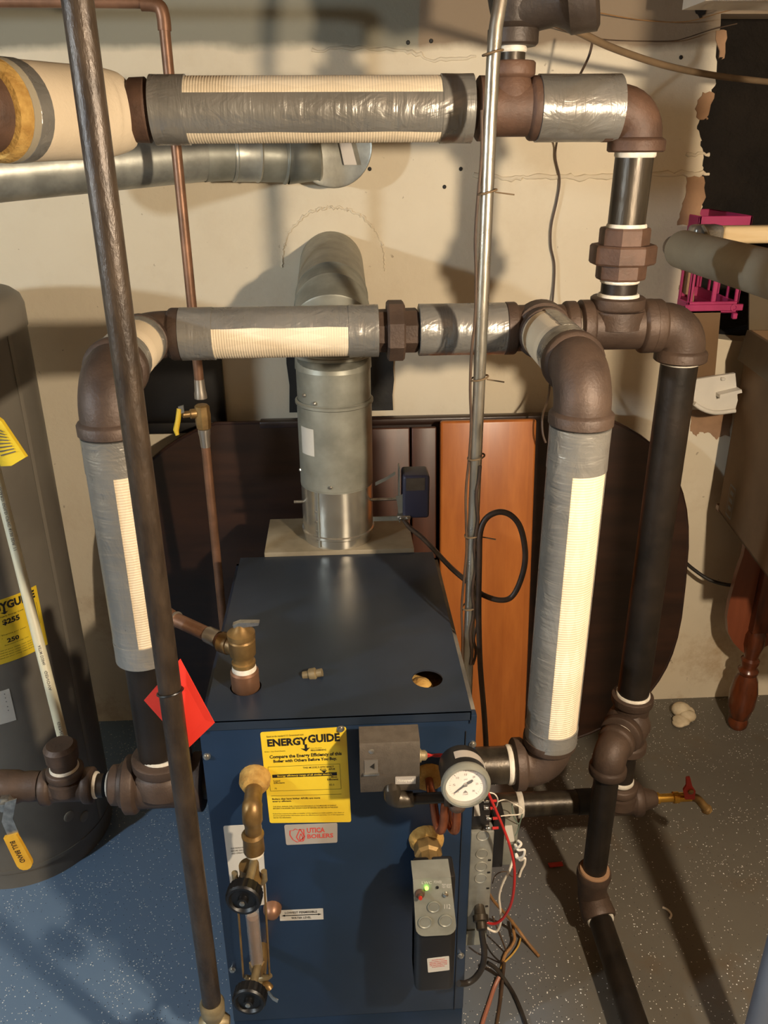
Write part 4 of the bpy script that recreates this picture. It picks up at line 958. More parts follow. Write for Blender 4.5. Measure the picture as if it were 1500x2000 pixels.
obj('bracket', MB().bx((.075, my - .03, at(750, 1003, y=my).z - .008), (b0.x, my - .028, at(750, 1003, y=my).z + .004)), 'galv_dull', vd)
cl_ = at(785, 1006, y=my - .03)
obj('cover_flap', MB().prism([cl_ + V(p) for p in ((-.016, 0, .055), (.004, 0, .06), (.014, 0, .012), (-.008, 0, .005))], (0, -.004, 0)), 'galv_dull', vd)
obj('cable_clamp', MB().box(cl_ + V((.004, -.01, 0)), (.034, .02, .012), None, .002, 1), 'zinc_screw', vd)
for dx in (-.004, .012): obj('clamp_screw', MB().lathe(cl_ + V((dx, -.02, 0)), -Y, [(0, .0035), (.004, .0035), (.005, .002)], 8), 'zinc_screw', vd)
# vent duct along the wall and the capped thimble
vt = thing('vent_duct', 'round galvanized vent duct running along the wall to a capped outlet', 'duct', (-.3, 2.4, 1.9))
d0 = at(-60, 341, y=2.12); d1 = at(398, 301, y=2.40)
obj('duct_pipe', MB().cyl(d0, d1, .067, None, 40, False), 'galvanized', vt)
segs = [d1, at(455, 300, y=2.43), at(505, 302, y=2.45), at(560, 306, y=2.47), at(620, 300, y=2.485)]
for k, (a, b) in enumerate(zip(segs[:-1], segs[1:])):
    dr = (b - a).normalized(); L_ = (b - a).length
    obj('elbow_gore', MB().lathe(a - dr * .004, dr, [(0, .069 + .002 * (k % 2)), (L_ - .006, .067 + .002 * (k % 2)), (L_, .072), (L_ + .006, .068)], 40, 0, False), ('galv_dull', 'galvanized', 'galv_dull', 'galv_dull')[k], vt)
tcn = at(650, 285, y=2.47)
obj('thimble', MB().cyl(tcn, V((tcn.x, WY + .02, tcn.z)), .104, None, 48), 'galv_dull', vt)
cp_ = obj('end_cap', MB().lathe(tcn + Y * .012, -Y, [(0, .106), (.002, .108), (.012, .108), (.015, .106), (.013, .102), (.012, .0)], 48), 'galvanized', vt, 30)
obj('tape_strip', MB().prism([at(u, v, y=2.4565) for u, v in ((662, 275), (685, 275), (697, 322), (672, 322))], (0, .0005, 0)), 'label_silver', cp_)

# ================================================================ COPPER FEED PIPE
CX, CY = -.362, 2.10
cf = thing('copper_feed_pipe', 'thin copper water pipe with a yellow-handled valve hanging behind the header', 'pipe', (CX, CY, .3))
zc_ = lambda v: at(380, v, y=CY).z
ztop = at(325, 8, y=CY).z
obj('upper_pipe', MB().tube(spline([(-1.3, CY, ztop + .006), (CX - .12, CY, ztop + .004), (CX - .03, CY, ztop), (CX - .006, CY, ztop - .006), (CX, CY, ztop - .03), (CX, CY, ztop - .12), (CX, CY, zc_(765))], 5), .0122, 18), 'copper', cf)
obj('elbow', MB().tube(spline([(CX - .045, CY, ztop + .001), (CX - .022, CY, ztop), (CX - .005, CY, ztop - .006), (CX, CY, ztop - .025), (CX, CY, ztop - .05)], 5), .0148, 18), 'copper', cf)
obj('lower_pipe', MB().cyl((CX, CY, .35), (CX, CY, zc_(835)), .0122, None, 18), 'copper', cf)
obj('solder_joint', MB().lathe((CX, CY, zc_(778)), Z, [(0, .0165), (.012, .0160), (.02, .0145), (.05, .0128)], 18), 'solder', cf)
obj('solder_joint', MB().lathe((CX, CY, zc_(838)), -Z, [(0, .0165), (.012, .0160), (.02, .0145), (.05, .0128)], 18), 'solder', cf)
va = obj('valve_body', MB().lathe((CX, CY, zc_(838)), Z, [(0, .014), (.002, .0185), (.012, .0195), (.016, .02), (.04, .021), (.052, .0195), (.062, .0195), (.066, .015)], 8), 'brass', cf, 25)
obj('stem', MB().lathe((CX - .015, CY - .006, zc_(806)), V((-1, -.35, 0)), [(0, .013), (.015, .013), (.017, .009), (.034, .009), (.036, .006)], 12), 'brass', va)
l0 = V((CX - .05, CY - .022, zc_(800))); 
obj('lever_arm', strap([l0 + V((.008, 0, .01)), l0 + V((-.006, 0, .006))], .02, .004, (0, 0, 1)), 'zinc_screw', va)
obj('lever', MB().tube([l0 + V((-.004, 0, .01)), l0 + V((-.010, -.004, -.02)), l0 + V((-.017, -.008, -.045)), l0 + V((-.014, -.012, -.058))], [.0065, .007, .0075, .005], 10), 'valve_yellow', va)

# ================================================================ WATER HEATER
HC = V((-1.02, 2.06, 0)); HR = .25; HT = 1.66
he = thing('water_heater', 'tall grey water heater with yellow label at the left edge', 'water heater', HC)
obj('jacket', MB().lathe((HC.x, HC.y, .06), Z, [(0, HR), (HT - .14, HR)], 64, 0, False), 'heater_grey', he)
obj('top_cap', MB().lathe((HC.x, HC.y, HT - .09), Z, [(0, HR + .003), (.05, HR + .003), (.072, HR - .004), (.085, HR - .02), (.095, HR - .06), (.10, 0)], 64, 0, False), 'heater_top', he)
obj('base_ring', MB().lathe((HC.x, HC.y, 0), Z, [(0, HR - .005), (.06, HR - .005), (.062, HR + .002), (.075, HR + .002)], 64), 'heater_grey', he)
obj('jacket_seam', MB().shell((HC.x, HC.y, .08), (HC.x, HC.y, HT - .09), HR + .0004, .0015, 74, 77, -Y, X, 3), 'heater_top', he)
def cylpt(u, v):
    r = ROT @ V((u - 750, 1000 - v, -FPX)); o = CAM - HC
    a = r.x ** 2 + r.y ** 2; b = 2 * (o.x * r.x + o.y * r.y); c_ = o.x ** 2 + o.y ** 2 - HR ** 2
    t = (-b - math.sqrt(max(b * b - 4 * a * c_, 0))) / (2 * a); p = CAM + r * t
    return math.atan2(p.x - HC.x, -(p.y - HC.y)), p.z
def hmap(th0, th1, zt0, zt1, h, slope=0.0):
    return lambda s, t: V((HC.x + (HR + h) * math.sin(th0 + (th1 - th0) * s), HC.y - (HR + h) * math.cos(th0 + (th1 - th0) * s), zt0 + (zt1 - zt0) * t + slope * s))
def hplate(fa, fb, n=12):
    mb = MB(); m = n + 1
    for fn_ in (fa, fb): mb.v += [fn_(k / n, t) for t in (0, 1) for k in range(m)]
    mb.f = [(k, k + 1, m + k + 1, m + k) for k in range(n)] + [(2 * m + k, 2 * m + k + 1, 3 * m + k + 1, 3 * m + k) for k in range(n)] + [(k, k + 1, 2 * m + k + 1, 2 * m + k) for k in range(n)] + [(m + k, m + k + 1, 3 * m + k + 1, 3 * m + k) for k in range(n)] + [(0, m, 3 * m, 2 * m), (n, m + n, 3 * m + n, 2 * m + n)]
    return mb
thR, zR = cylpt(70, 1143); _, zB = cylpt(96, 1270)
A0, A1 = thR - .19 / HR, thR
el = obj('efficiency_label', hplate(hmap(A0, A1, zR, zR - .18, -.0004), hmap(A0, A1, zR, zR - .18, .0008)), 'label_yellow', he, label='yellow energy label on the heater jacket')
mb = MB(); fn = hmap(A0, A1, zR, zR - .18, .0012)
put_text(mb, fn, 'ENERGYGUIDE', .05, .95, .04, .17, .05); put_poly(mb, fn, [(.49, .16), (.52, .16), (.52, .2), (.555, .195), (.505, .235), (.45, .2), (.49, .2)])
put_text(mb, fn, 'Estimated Yearly Energy Cost', .25, .75, .25, .28, .01); put_text(mb, fn, '$255', .45, .68, .31, .41, .04); put_rect(mb, fn, .03, .82, .46, .47)
put_text(mb, fn, '250', .46, .62, .62, .69, .03); put_text(mb, fn, 'Therms per year', .40, .74, .54, .565, 0); put_text(mb, fn, 'Estimated Energy Use', .42, .74, .71, .73, 0)
for t in (.78, .82, .86, .90): put_text(mb, fn, 'Your cost will depend on your utility rates and use', .06, .82, t, t + .022, 0)
for a, b in (((.40, .6), (.95, .6)), ((.95, .25), (.95, .6))): put_line(mb, fn, a, b, .004)
obj('lettering', mb, 'ink_black', el)
th2, z2 = cylpt(18, 1345)
wl = obj('rating_label', hplate(hmap(th2 - .5, th2, z2, z2 - .10, -.0004), hmap(th2 - .5, th2, z2, z2 - .10, .0008)), 'label_white', he)
mb = MB(); fn = hmap(th2 - .5, th2, z2, z2 - .10, .0012)
for t in (.1, .22, .34, .5, .62): put_rect(mb, fn, .1, .9, t, t + .03)
obj('lettering', mb, 'ink_grey', wl)
tz = [at(u, v, y=1.80) for u, v in ((-40, 790), (2, 822), (50, 893), (22, 910), (-30, 912))]
hang = obj('hanging_tag', MB().prism(tz, (.003, .008, 0)), 'label_yellow', he, label='yellow tag hanging on the heater')
mb = MB(); fn = quad_map(at(-20, 825, y=1.798), at(5, 838, y=1.798), at(2, 905, y=1.798), at(40, 890, y=1.798), -Y, .001)
for t in (.1, .2, .3, .4, .5, .6, .7, .8): put_rect(mb, fn, .1, .92, t, t + .035)
obj('lettering', mb, 'ink_grey', hang)
for u in (135, 165):
    th, zz = cylpt(u, 1594); d_ = V((math.sin(th), -math.cos(th), 0)); obj('access_cap', MB().lathe(HC + d_ * (HR - .004) + Z * zz, d_, [(0, .017), (.006, .017), (.008, .013), (.007, .006)], 16), 'heater_top', he)
# cream plastic drain line in front of it
dp = thing('plastic_drain_pipe', 'cream plastic drain pipe slanting down in front of the water heater', 'pipe', (-.674, 1.6, .69))
p0, p1 = at(-12, 905, y=1.62), at(128, 1462, y=1.408)
pi_ = obj('pipe', MB().cyl(p0, p1 + (p1 - p0).normalized() * .012, .0108, None, 20), 'cpvc', dp)
dr = (p1 - p0).normalized(); n1 = V((.35, -.93, 0)); n1 = (n1 - dr * n1.dot(dr)).normalized(); n2 = dr.cross(n1)
Lp = (p1 - p0).length
for a, b, s in ((.04, .30, 'FLOWGUARD GOLD CPVC 4120 SDR 11'), (.63, .70, 'ASTM D2846'), (.72, .79, 'GENOVA'), (.9, .98, 'GENOVA')):
    fn = lambda s_, t_, a=a, b=b: p0 + dr * (Lp * (a + (b - a) * s_)) + (n1 * math.cos((t_ - .5) * .5) + n2 * math.sin((t_ - .5) * .5)) * .0119
    mb = MB(); put_text(mb, fn, s, 0, 1, 1, 0, .01); obj('print', mb, 'ink_grey', pi_)

# ================================================================ CONDUIT AND CABLES
GXc, GYc = .268, 1.55
co = thing('metal_conduit', 'shiny galvanized conduit standing in front of the header with tied cables', 'conduit', (GXc, GYc, .7))
obj('tube', MB().tube([(GXc + .002, GYc, .62), (GXc, GYc, 1.2), (GXc, GYc, 2.0), (GXc + .001, GYc, 2.10), (GXc + .004, GYc + .003, 2.15), (GXc + .012, GYc + .008, 2.20), (GXc + .03, GYc + .02, 2.25), (GXc + .06, GYc + .04, 2.30), (GXc + .10, GYc + .06, 2.35)], .0118, 20), 'galv_conduit', co)
zq = lambda v: at(940, v, y=GYc).z
for v, tail in ((103, 0), (375, 1), (738, 1), (892, 0), (1043, 1), (1183, 0)):
    z0 = zq(v); tl = [V((GXc + .0145 * math.cos(a) * 1.15, GYc + .0145 * math.sin(a) * 1.15, z0 + .004 * math.cos(a))) for a in [k * PI / 10 for k in range(21)]]
    t_ = obj('tie', MB().tube(tl, .0019, 6), 'twine', co)
    if tail: obj('tie_tail', MB().tube([V((GXc + .012, GYc - .012, z0)), V((GXc + .045, GYc - .02, z0 - .004 * tail))], .0014, 6), 'twine', t_)
for k, (dx, r, m, v0, v1) in enumerate(((-.0155, .0028, 'wire_brown', 215, 1290), (.004, .0035, 'cable_jacket', 905, 1290), (.012, .003, 'wire_brown', 1030, 1290))):
    za, zb = zq(v0), zq(v1); n_ = 16
    obj('tied_cable', MB().tube(spline([(GXc + dx + .003 * math.sin(i * 1.7 + k), GYc - (.002 if k == 0 else .014), za + (zb - za) * i / n_) for i in range(n_ + 1)], 4), r, 8), m, co)
def px_cable(name, pts, r, m, label, cat='cable', n=8, seg=8, group=None):
    return single(name, MB().tube(spline([at(u, v, y=d) for u, v, d in pts], seg), r, n), m, label, cat, group)
px_cable('damper_cable', [(787, 1012, 1.965), (800, 1030, 1.93), (830, 1055, 1.85), (880, 1108, 1.72), (915, 1138, 1.62), (940, 1160, 1.56), (975, 1172, 1.54), (1000, 1165, 1.54), (1018, 1130, 1.54), (1026, 1085, 1.54), (1018, 1035, 1.54), (1000, 1008, 1.54), (975, 1000, 1.54), (950, 1012, 1.54), (938, 1040, 1.535), (936, 1090, 1.53), (935, 1200, 1.53), (938, 1300, 1.52), (946, 1400, 1.50), (950, 1480, 1.49), (948, 1560, 1.46)], .0062, 'cable_jacket', 'dark cable looping in front of the orange board from damper motor to conduit', 'cable', 10)
px_cable('overhead_cable', [(1040, 10, 1.78), (1078, 38, 1.8), (1130, 62, 1.85), (1200, 95, 1.95), (1300, 128, 2.1), (1400, 148, 2.22), (1520, 162, 2.34)], .0075, 'cable_grey', 'thick grey-brown cable sagging across the upper right wall', 'cable', 12)
px_cable('hanging_wire', [(1158, 75, 2.3), (1150, 110, 2.3), (1126, 160, 2.35), (1100, 220, 2.4), (1087, 280, 2.55), (1085, 310, 2.568), (1093, 350, 2.568), (1088, 390, 2.568), (1077, 440, 2.568), (1076, 480, 2.568), (1083, 520, 2.568), (1080, 580, 2.56), (1073, 640, 2.52), (1076, 700, 2.44), (1072, 770, 2.36), (1060, 812, 2.3), (1060, 845, 2.28), (1066, 865, 2.27)], .0032, 'wire_brown', 'thin brown wire hanging down the wall behind the right pipe', 'wire', 8)
px_cable('wall_wire', [(1060, 44, 2.5), (1110, 62, 2.55), (1170, 76, 2.56), (1240, 80, 2.56), (1310, 80, 2.56), (1340, 74, 2.56), (1390, 58, 2.56), (1440, 46, 2.54)], .0015, 'wire_brown', 'very thin dark wire strung low across the upper right wall', 'wire', 6)
px_cable('bright_wall_wire', [(1170, 25, 2.5), (1260, 40, 2.54), (1340, 42, 2.54), (1410, 24, 2.5), (1450, 14, 2.45), (1500, 8, 2.4)], .0014, 'wire_tan', 'very thin pale wire strung high across the upper right wall', 'wire', 6)
px_cable('floor_side_cable', [(1330, 1090, 2.5), (1352, 1110, 2.5), (1385, 1132, 2.48), (1420, 1142, 2.46), (1450, 1142, 2.44)], .0065, 'wire_black', 'black cable running behind the round tabletop to the table at right', 'cable', 10)
# wiring at the foot of the boiler
W = lambda *a, **k: px_cable('loose_wire', *a, **k, n=8)
px_cable('red_wire', [(946, 1522, 1.25), (952, 1545, 1.24), (965, 1575, 1.24), (980, 1610, 1.24), (995, 1650, 1.24), (1004, 1690, 1.24), (1004, 1730, 1.24), (998, 1765, 1.245), (985, 1790, 1.25), (970, 1803, 1.255), (955, 1803, 1.262), (942, 1793, 1.27)], .0030, 'wire_red', 'long red wire bowing out from gauge to junction box clamp', 'wire')
px_cable('white_wire', [(1002, 1680, 1.27), (995, 1700, 1.26), (982, 1725, 1.26), (975, 1750, 1.262), (977, 1775, 1.264), (978, 1800, 1.266), (970, 1819, 1.268), (955, 1815, 1.27), (943, 1804, 1.272)], .0026, 'wire_white', 'white wire bowing beside the red one to the junction box clamp', 'wire')
px_cable('coiled_white_wire', [(1012, 1642, 1.3), (1018, 1648, 1.29), (1012, 1655, 1.29), (1006, 1650, 1.30), (1012, 1660, 1.295), (1024, 1660, 1.29), (1022, 1672, 1.29), (1010, 1676, 1.30), (1008, 1668, 1.305), (1016, 1680, 1.295), (1025, 1676, 1.29), (1024, 1688, 1.29), (1018, 1700, 1.29), (1014, 1712, 1.29)], .0028, 'wire_white', 'curled white wire with a red tip beside the transformer', 'wire')
px_cable('thin_white_wire', [(978, 1594, 1.29), (995, 1592, 1.29), (1012, 1591, 1.3), (1022, 1586, 1.3), (1018, 1578, 1.31), (1008, 1572, 1.31), (998, 1567, 1.32), (985, 1562, 1.34), (972, 1566, 1.33)], .0013, 'wire_white', 'thin white wire looping right from the spade terminals', 'wire')
px_cable('thin_green_wire', [(1000, 1570, 1.32), (1002, 1590, 1.31), (1008, 1604, 1.31), (1014, 1608, 1.31), (1020, 1590, 1.31), (1012, 1620, 1.31), (1006, 1632, 1.31)], .0011, 'wire_green', 'thin green thermostat wire tangled by the transformer', 'wire')
px_cable('thin_red_loop', [(944, 1564, 1.28), (944, 1552, 1.275), (954, 1548, 1.27), (966, 1551, 1.27), (972, 1561, 1.27), (970, 1574, 1.28), (964, 1580, 1.285)], .0013, 'wire_white', 'small thin wire loop above the spade terminals', 'wire')
px_cable('thin_brown_wire', [(962, 1725, 1.3), (966, 1712, 1.29), (976, 1704, 1.29), (990, 1703, 1.3), (1000, 1712, 1.29), (1010, 1709, 1.29), (1016, 1698, 1.3)], .0011, 'wire_brown', 'thin brown wire strung under the black relay', 'wire')
for u, v in ((1006, 1626), (1010, 1638)):
    pass
px_cable('armored_cable', [(938, 1795, 1.262), (942, 1830, 1.25), (946, 1862, 1.24), (941, 1890, 1.235), (928, 1910, 1.23), (912, 1920, 1.225), (896, 1921, 1.215)], .0068, 'wire_black', 'thick black cable curving from junction box to low water control', 'cable', n=12)
def fl_cable(name, pts, r, m, label, n=8):
    return single(name, MB().tube(spline([at(u, v, z=r + .001 + h) for u, v, h in pts], 6), r, n), m, label, 'cable')
fl_cable('tan_cable', [(955, 1745, .25), (966, 1762, .19), (1000, 1800, .06), (1030, 1840, .01), (1053, 1868, .0)], .0042, 'wire_tan', 'straight tan cable with cut end lying on the floor by the boiler')
fl_cable('black_floor_cable', [(952, 1880, .05), (970, 1893, .03), (990, 1920, .0), (1005, 1945, 0), (1018, 1975, 0), (1030, 2010, 0)], .0052, 'wire_black', 'black cable running over the floor out of the bottom edge')
fl_cable('pink_floor_cable', [(975, 1908, .012), (965, 1930, .0), (955, 1960, 0), (945, 1990, 0), (936, 2020, 0)], .0052, 'wire_pink', 'faded pink cable running over the floor out of the bottom edge')
fl_cable('dark_floor_cable', [(985, 1880, .012), (982, 1910, .006), (978, 1950, .0), (972, 1990, 0), (968, 2015, 0)], .0042, 'wire_brown', 'dark brown cable between the pink and black cables on the floor')
fl_cable('tan_ribbon_wire', [(1000, 1798, .02), (1003, 1818, .02), (1005, 1835, .015), (998, 1850, .01), (988, 1862, .006), (982, 1878, .004)], .0042, 'wire_tan', 'short tan stub of cable bent on the floor by the boiler')
fl_cable('yellow_wire', [(1017, 1832, .008), (1012, 1848, .01), (1000, 1865, .008), (985, 1880, .006), (978, 1892, .004)], .0024, 'wire_yellow', 'short yellow wire curving over the floor by the boiler')
fl_cable('thin_black_wire', [(948, 1840, .1), (955, 1855, .07), (965, 1868, .03), (978, 1880, .004)], .0022, 'wire_black', 'thin black wire dropping from the armored cable to the floor')
fl_cable('thin_dark_wire', [(962, 1790, .12), (972, 1815, .08), (982, 1840, .04), (990, 1862, .004)], .0022, 'wire_brown', 'thin dark wire hanging from the junction box to the floor')

# ================================================================ FURNITURE STORED AGAINST THE WALL
lean = lambda z: 2.29 + .125 * z
def oval(n=72):
    out = []
    for k in range(n):
        a = 2 * PI * k / n; c_, s_ = math.cos(a), math.sin(a)
        out.append((.2 + .93 * math.copysign(abs(c_) ** (2 / 3), c_), min(.63 + .63 * math.copysign(abs(s_) ** (2 / 3), s_), 1.2)))
    return out
tt = thing('oval_tabletop', 'dark oval wooden tabletop leaning against the wall behind the boiler', 'tabletop', (.2, 2.3, 0))
pts = oval()
obj('slab', MB().prism([V((a, lean(b), b)) for a, b in pts], (0, .03, -.003)), 'wood_dark', tt, 30)
obj('edge_band', MB().tube([V((a, lean(b) + .004, max(b, .006))) for a, b in pts + pts[:1]], .006, 8), 'wood_dark', tt)
obj('rim', MB().bx((-.25, lean(1.2) - .010, 1.185), (.75, lean(1.2) + .03, 1.205), .003), 'wood_dark', tt)
def leaf(x0, x1, zt, yb, yt, m, name, label, th=.026, bev=.008):
    h = math.hypot(zt, yt - yb); an = math.atan2(yt - yb, zt); M = Matrix.Rotation(-an, 3, 'X')
    c_ = V(((x0 + x1) / 2, (yb + yt) / 2, zt / 2 + .003))
    return single(name, MB().box(c_, (x1 - x0, th, h), M, bev, 3), m, label, 'board', 'table leaves leaning behind the boiler')
leaf(.296, .588, 1.212, 2.205, 2.372, 'wood_orange', 'table_leaf', 'glossy orange wooden table leaf standing right of the flue')
leaf(.212, .288, 1.185, 2.235, 2.40, 'wood_red', 'table_leaf', 'narrow dark red board beside the glossy orange leaf', .02, .004)
leaf(-.06, .206, 1.185, 2.235, 2.40, 'wood_red', 'table_leaf', 'wide dark red board directly behind the flue and damper motor', .02, .004)
bk = thing('wall_board', 'black flat panel with a bottom ledge fixed to the wall at left', 'panel', at(360, 840, y=2.56))
bl, br_ = at(250, 780, y=2.56).x, at(437, 760, y=2.56).x; bz0, bz1 = at(340, 843, y=2.55).z, at(340, 660, y=2.56).z
obj('board', MB().bx((bl, 2.555, bz0), (br_, 2.585, bz1), .003), 'black_board', bk)
obj('ledge', MB().bx((bl, 2.53, bz0), (br_ - .03, 2.56, bz0 + .035), .003), 'black_board', bk)
sp_ = at(700, 700, y=2.57); mb = MB()
rp = [(.168, 1.19), (.166, 1.24), (.171, 1.29), (.168, 1.33), (.172, 1.38), (.169, 1.43), (-.165, 1.43), (-.168, 1.35), (-.162, 1.28), (-.167, 1.19)]
single('cleanout_plate', mb.prism([V((a, 2.583, b)) for a, b in rp], (0, -.008, 0)), 'soot', 'black sooty plate on the wall behind the flue pipe', 'plate')

# ---- right-hand clutter
tb = thing('drop_leaf_table', 'reddish wooden drop-leaf table with turned legs under the cardboard box', 'table', (1.6, 2.2, 0))
obj('top', MB().bx((1.27, 1.65, .825), (2.1, 2.53, .85), .006), 'wood_leg', tb)
lf = [at(u, v, y=2.40) for u, v in ((1452, 1085), (1440, 1120), (1425, 1175), (1420, 1205), (1422, 1235), (1432, 1255), (1448, 1272), (1462, 1281), (1478, 1272))]
lf += [V((1.56, 2.40, .40)), V((1.56, 2.40, .825)), V((lf[0].x, 2.40, .825))]
obj('drop_leaf', MB().prism(lf, (0, .02, 0)), 'wood_leaf', tb)
def turned_leg(p):
    pr = [(0, .026), (.012, .034), (.03, .036), (.045, .030), (.05, .034), (.10, .046), (.16, .048), (.21, .040), (.235, .030), (.24, .034), (.252, .036), (.262, .028), (.268, .026), (.285, .032), (.296, .032), (.305, .024), (.33, .028), (.36, .036), (.40, .036), (.42, .028)]
    o = obj('leg', MB().lathe(p, Z, pr, 24), 'wood_leg', tb, 40); obj('leg_block', MB().bx((p[0] - .03, p[1] - .03, .42), (p[0] + .03, p[1] + .03, .825), .003), 'wood_leg', o)
lp = at(1437, 1415, z=.01)
turned_leg((lp.x + .005, lp.y, 0)); turned_leg((2.0, lp.y - .05, 0)); turned_leg((2.0, 1.65, 0)); turned_leg((1.45, 1.62, 0))
# cardboard box on the table
cb = thing('cardboard_box', 'large brown cardboard carton standing on the table at the right edge', 'box', (1.5, 2.2, .85))
q0 = at(1406, 978, y=2.46); q0.z = .853
e1 = V((-.13, -1, 0)).normalized(); e2 = V((1, -.13, 0)).normalized(); hgt = at(1436, 645, y=2.46).z - .853
def side(a, b, name='side'):
    return obj(name, MB().prism([a, b, b + Z * hgt, a + Z * hgt], (b - a).cross(Z).normalized() * -.006), 'cardboard', cb)
A, B, C_, D_ = q0, q0 + e1 * .52, q0 + e1 * .52 + e2 * .6, q0 + e2 * .6
side(A, B); side(B, C_); side(C_, D_); side(D_, A)
obj('bottom', MB().prism([A, B, C_, D_], Z * .006), 'cardboard', cb)
obj('flap', MB().prism([A + Z * hgt, B + Z * hgt, B + Z * (hgt - .09) - e2 * .015, A + Z * (hgt - .09) - e2 * .015], -e2 * .006), 'cardboard_dark', cb)
obj('flap', MB().prism([A + Z * hgt, D_ + Z * hgt, D_ + Z * (hgt + .14) + Y * .05, A + Z * (hgt + .14) + Y * .05], Y * .006), 'cardboard_dark', cb)
mb = MB(); fa = at(1432, 958, y=2.2); s0 = q0 + e1 * .09 + Z * .03 - e2 * .0075
fn = lambda s, t: s0 + e1 * (.05 * s) + Z * (.10 * (1 - t))
for a, b in (((0, 0), (1, 0)), ((1, 0), (1, 1)), ((1, 1), (0, 1)), ((0, 1), (0, 0))): put_line(mb, fn, a, b, .06)
for t in (.15, .4, .65): put_rect(mb, fn, .2, .8, t, t + .14)
obj('printed_mark', mb, 'ink_grey', cb)
# upright brown panel, pink crate, white plastic tray
single('brown_panel', MB().prism([at(1338, 600, y=2.50), at(1408, 605, y=2.50), at(1396, 738, y=2.50), at(1330, 740, y=2.50)], (0, .02, 0)), 'cardboard', 'upright brown panel below the pink crate behind the black pipe elbow', 'panel')
cr = thing('milk_crate', 'bright pink plastic crate perched in the wall opening', 'crate', (1.15, 2.55, 1.50))
ky = 2.50; cxa, cxb = at(1342, 600, y=ky).x, at(1442, 600, y=ky).x; cza, czb = at(1390, 612, y=ky).z, at(1390, 422, y=ky).z; kd = .30
def bar(lo, hi, n='slat', b=.002): return obj(n, MB().bx(lo, hi, b, 1), 'crate_pink', cr)
for yy0 in (ky, ky + kd - .008):
    bar((cxa, yy0, cza), (cxb, yy0 + .008, cza + .035), 'rail'); bar((cxa, yy0, czb - .04), (cxb, yy0 + .008, czb), 'rail'); bar((cxa, yy0, (cza + czb) / 2 + .005), (cxb, yy0 + .008, (cza + czb) / 2 + .02), 'rail')
    n_ = 3
    for k in range(n_):
        xx = cxa + .004 + (cxb - cxa - .016) * k / (n_ - 1); bar((xx - .003, yy0, cza + .034), (xx + .011, yy0 + .008, czb - .038), 'rib')
for xx in (cxa, cxb - .008):
    bar((xx, ky, cza), (xx + .008, ky + kd, cza + .035), 'rail'); bar((xx, ky, czb - .04), (xx + .008, ky + kd, czb), 'rail')
    for k in range(5): bar((xx, ky + kd * k / 4.2, cza + .034), (xx + .008, ky + kd * k / 4.2 + .01, czb - .038), 'rib')
bar((cxa - .008, ky - .008, cza + .008), (cxb + .012, ky, cza + .028), 'foot_lip'); bar((cxb - .014, ky - .006, cza - .018), (cxb, ky + .01, cza), 'foot_lip')
bar((cxa, ky, cza), (cxb, ky + kd, cza + .005), 'floor_grid')
obj('boss', MB().lathe((cxb - .018, ky - .006, cza + .018), -Y, [(0, .011), (.006, .011), (.0062, .007), (.001, .006)], 14), 'crate_pink', cr)
wt = thing('plastic_tray', 'white plastic bracket wedged between the wall and the cardboard box', 'bracket', at(1400, 800, y=2.42))
ty = 2.42
wp = [at(u, v, y=ty) for u, v in ((1352, 742), (1436, 729), (1441, 782), (1436, 800), (1400, 804), (1375, 800), (1356, 788))]
obj('plate', MB().prism(wp, (0, .012, 0)), 'plastic_white', wt)
obj('shelf_rib', MB().prism([at(u, v, y=ty) for u, v in ((1398, 766), (1440, 756), (1441, 762), (1398, 773))], (0, -.03, 0)), 'plastic_white', wt)
obj('rim', MB().tube(spline([at(u, v, y=ty - .01) for u, v in ((1356, 788), (1372, 799), (1398, 806), (1436, 802))], 5), .007, 10), 'plastic_white', wt)
obj('hook', MB().box(at(1412, 740, y=ty - .006), (.012, .012, .008), None, .002, 1), 'plastic_white', wt)
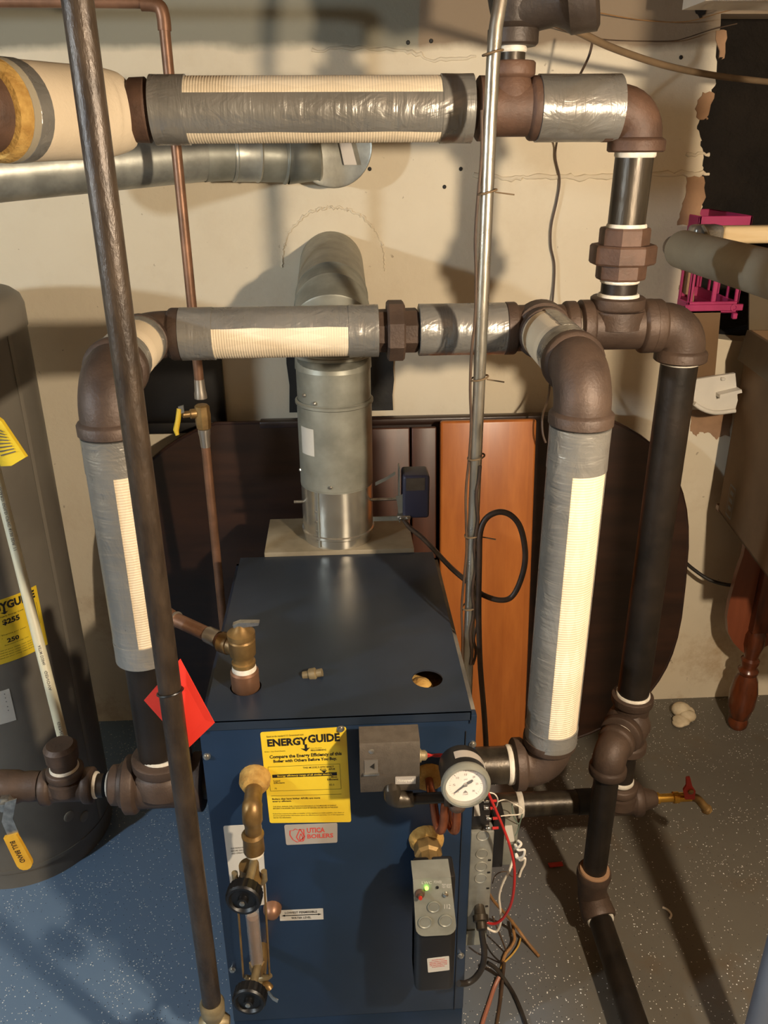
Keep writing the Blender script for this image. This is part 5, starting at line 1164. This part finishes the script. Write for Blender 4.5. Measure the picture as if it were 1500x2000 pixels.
# grey foam-wrapped pipe and taped pale pipe at the right
fp_ = thing('foam_wrapped_pipe', 'grey foam-wrapped pipe coming toward the room at right under the pink crate top', 'pipe', (.9, 2.0, 1.7))
g0, g1 = at(1333, 487, y=2.26), V((.905, 1.45, 1.722)); 
obj('foam_sleeve', MB().tube([g0 + V((0, .014, 0)), g0 + V((0, .004, 0)), g0, g1], [.03, .045, .049, .049], 32), 'grey_foam', fp_)
obj('inner_pipe', MB().tube(spline([g0 + V((0, .01, 0)), g0 + V((.0, .06, 0)), g0 + V((.03, .10, 0)), g0 + V((.08, .11, .01))], 5), .03, 20), 'cast_iron', fp_)
obj('near_elbow', MB().tube(spline([g1 + V((0, .01, 0)), g1 + V((0, -.05, .01)), g1 + V((0, -.08, .06)), g1 + V((0, -.08, .70))], 5), .049, 24), 'grey_foam', fp_)
lp0 = at(1347, 458, y=2.36); 
tp = thing('pale_insulated_pipe', 'cream square-edged insulated line running right below the pink crate rim', 'pipe', lp0)
obj('sleeve', MB().bx((at(1405, 458, y=2.36).x, 2.33, lp0.z - .024), (1.75, 2.385, lp0.z + .022), .012, 3), 'lumber', tp)
obj('end_tape', MB().bx((lp0.x, 2.328, lp0.z - .026), (at(1407, 458, y=2.36).x, 2.387, lp0.z + .026), .014, 3), 'tape_z', tp)
obj('tape_tail', MB().tube([at(1372, 440, y=2.32), at(1380, 452, y=2.315), at(1388, 470, y=2.315)], [.004, .006, .003], 8), 'grey_foam', tp)
# painted support post near the lamp, its foot just entering the picture
po = thing('support_post', 'blue-grey painted steel post cut off at the bottom right corner', 'post', (.888, 1.165, 0))
obj('shaft', MB().cyl((.888, 1.165, .01), (.888, 1.165, 2.385), .030, None, 28), 'post_paint', po)
obj('foot_plate', MB().bx((.838, 1.115, 0), (.938, 1.215, .01), .002), 'post_paint', po)
obj('head_plate', MB().bx((.838, 1.115, 2.38), (.938, 1.215, 2.388), .002), 'post_paint', po)
# floor bits
cpt = at(1335, 1405, z=0)
mb = MB()
for dx, dy, r, sz in ((0, .03, .034, .8), (.012, .0, .03, .7), (-.018, -.02, .03, .5), (-.032, -.032, .022, .5), (.02, .022, .026, .8)):
    mb.ball((cpt.x + dx, cpt.y + dy, r * sz * .8), r, 14, (1.1, 1, sz))
single('foam_lump', mb, 'caulk_lump', 'cream lump of dried foam on the floor near the wall', 'lump')
rp_ = at(1085, 1690, z=.004)
mb = MB().box(rp_ + V((0, 0, .003)), (.044, .015, .006), Matrix.Rotation(math.radians(4), 3, 'Z'), .002, 2); single('plastic_strip', mb, 'red_paint', 'small red plastic strip lying in shadow on the floor', 'strip')
single('wire_scrap', MB().tube(spline([at(u, v, z=.004) for u, v in ((1294, 1772), (1304, 1777), (1311, 1786), (1308, 1794))], 5), .003, 8), 'wire_white', 'tiny curled white scrap on the bare floor at right', 'scrap')
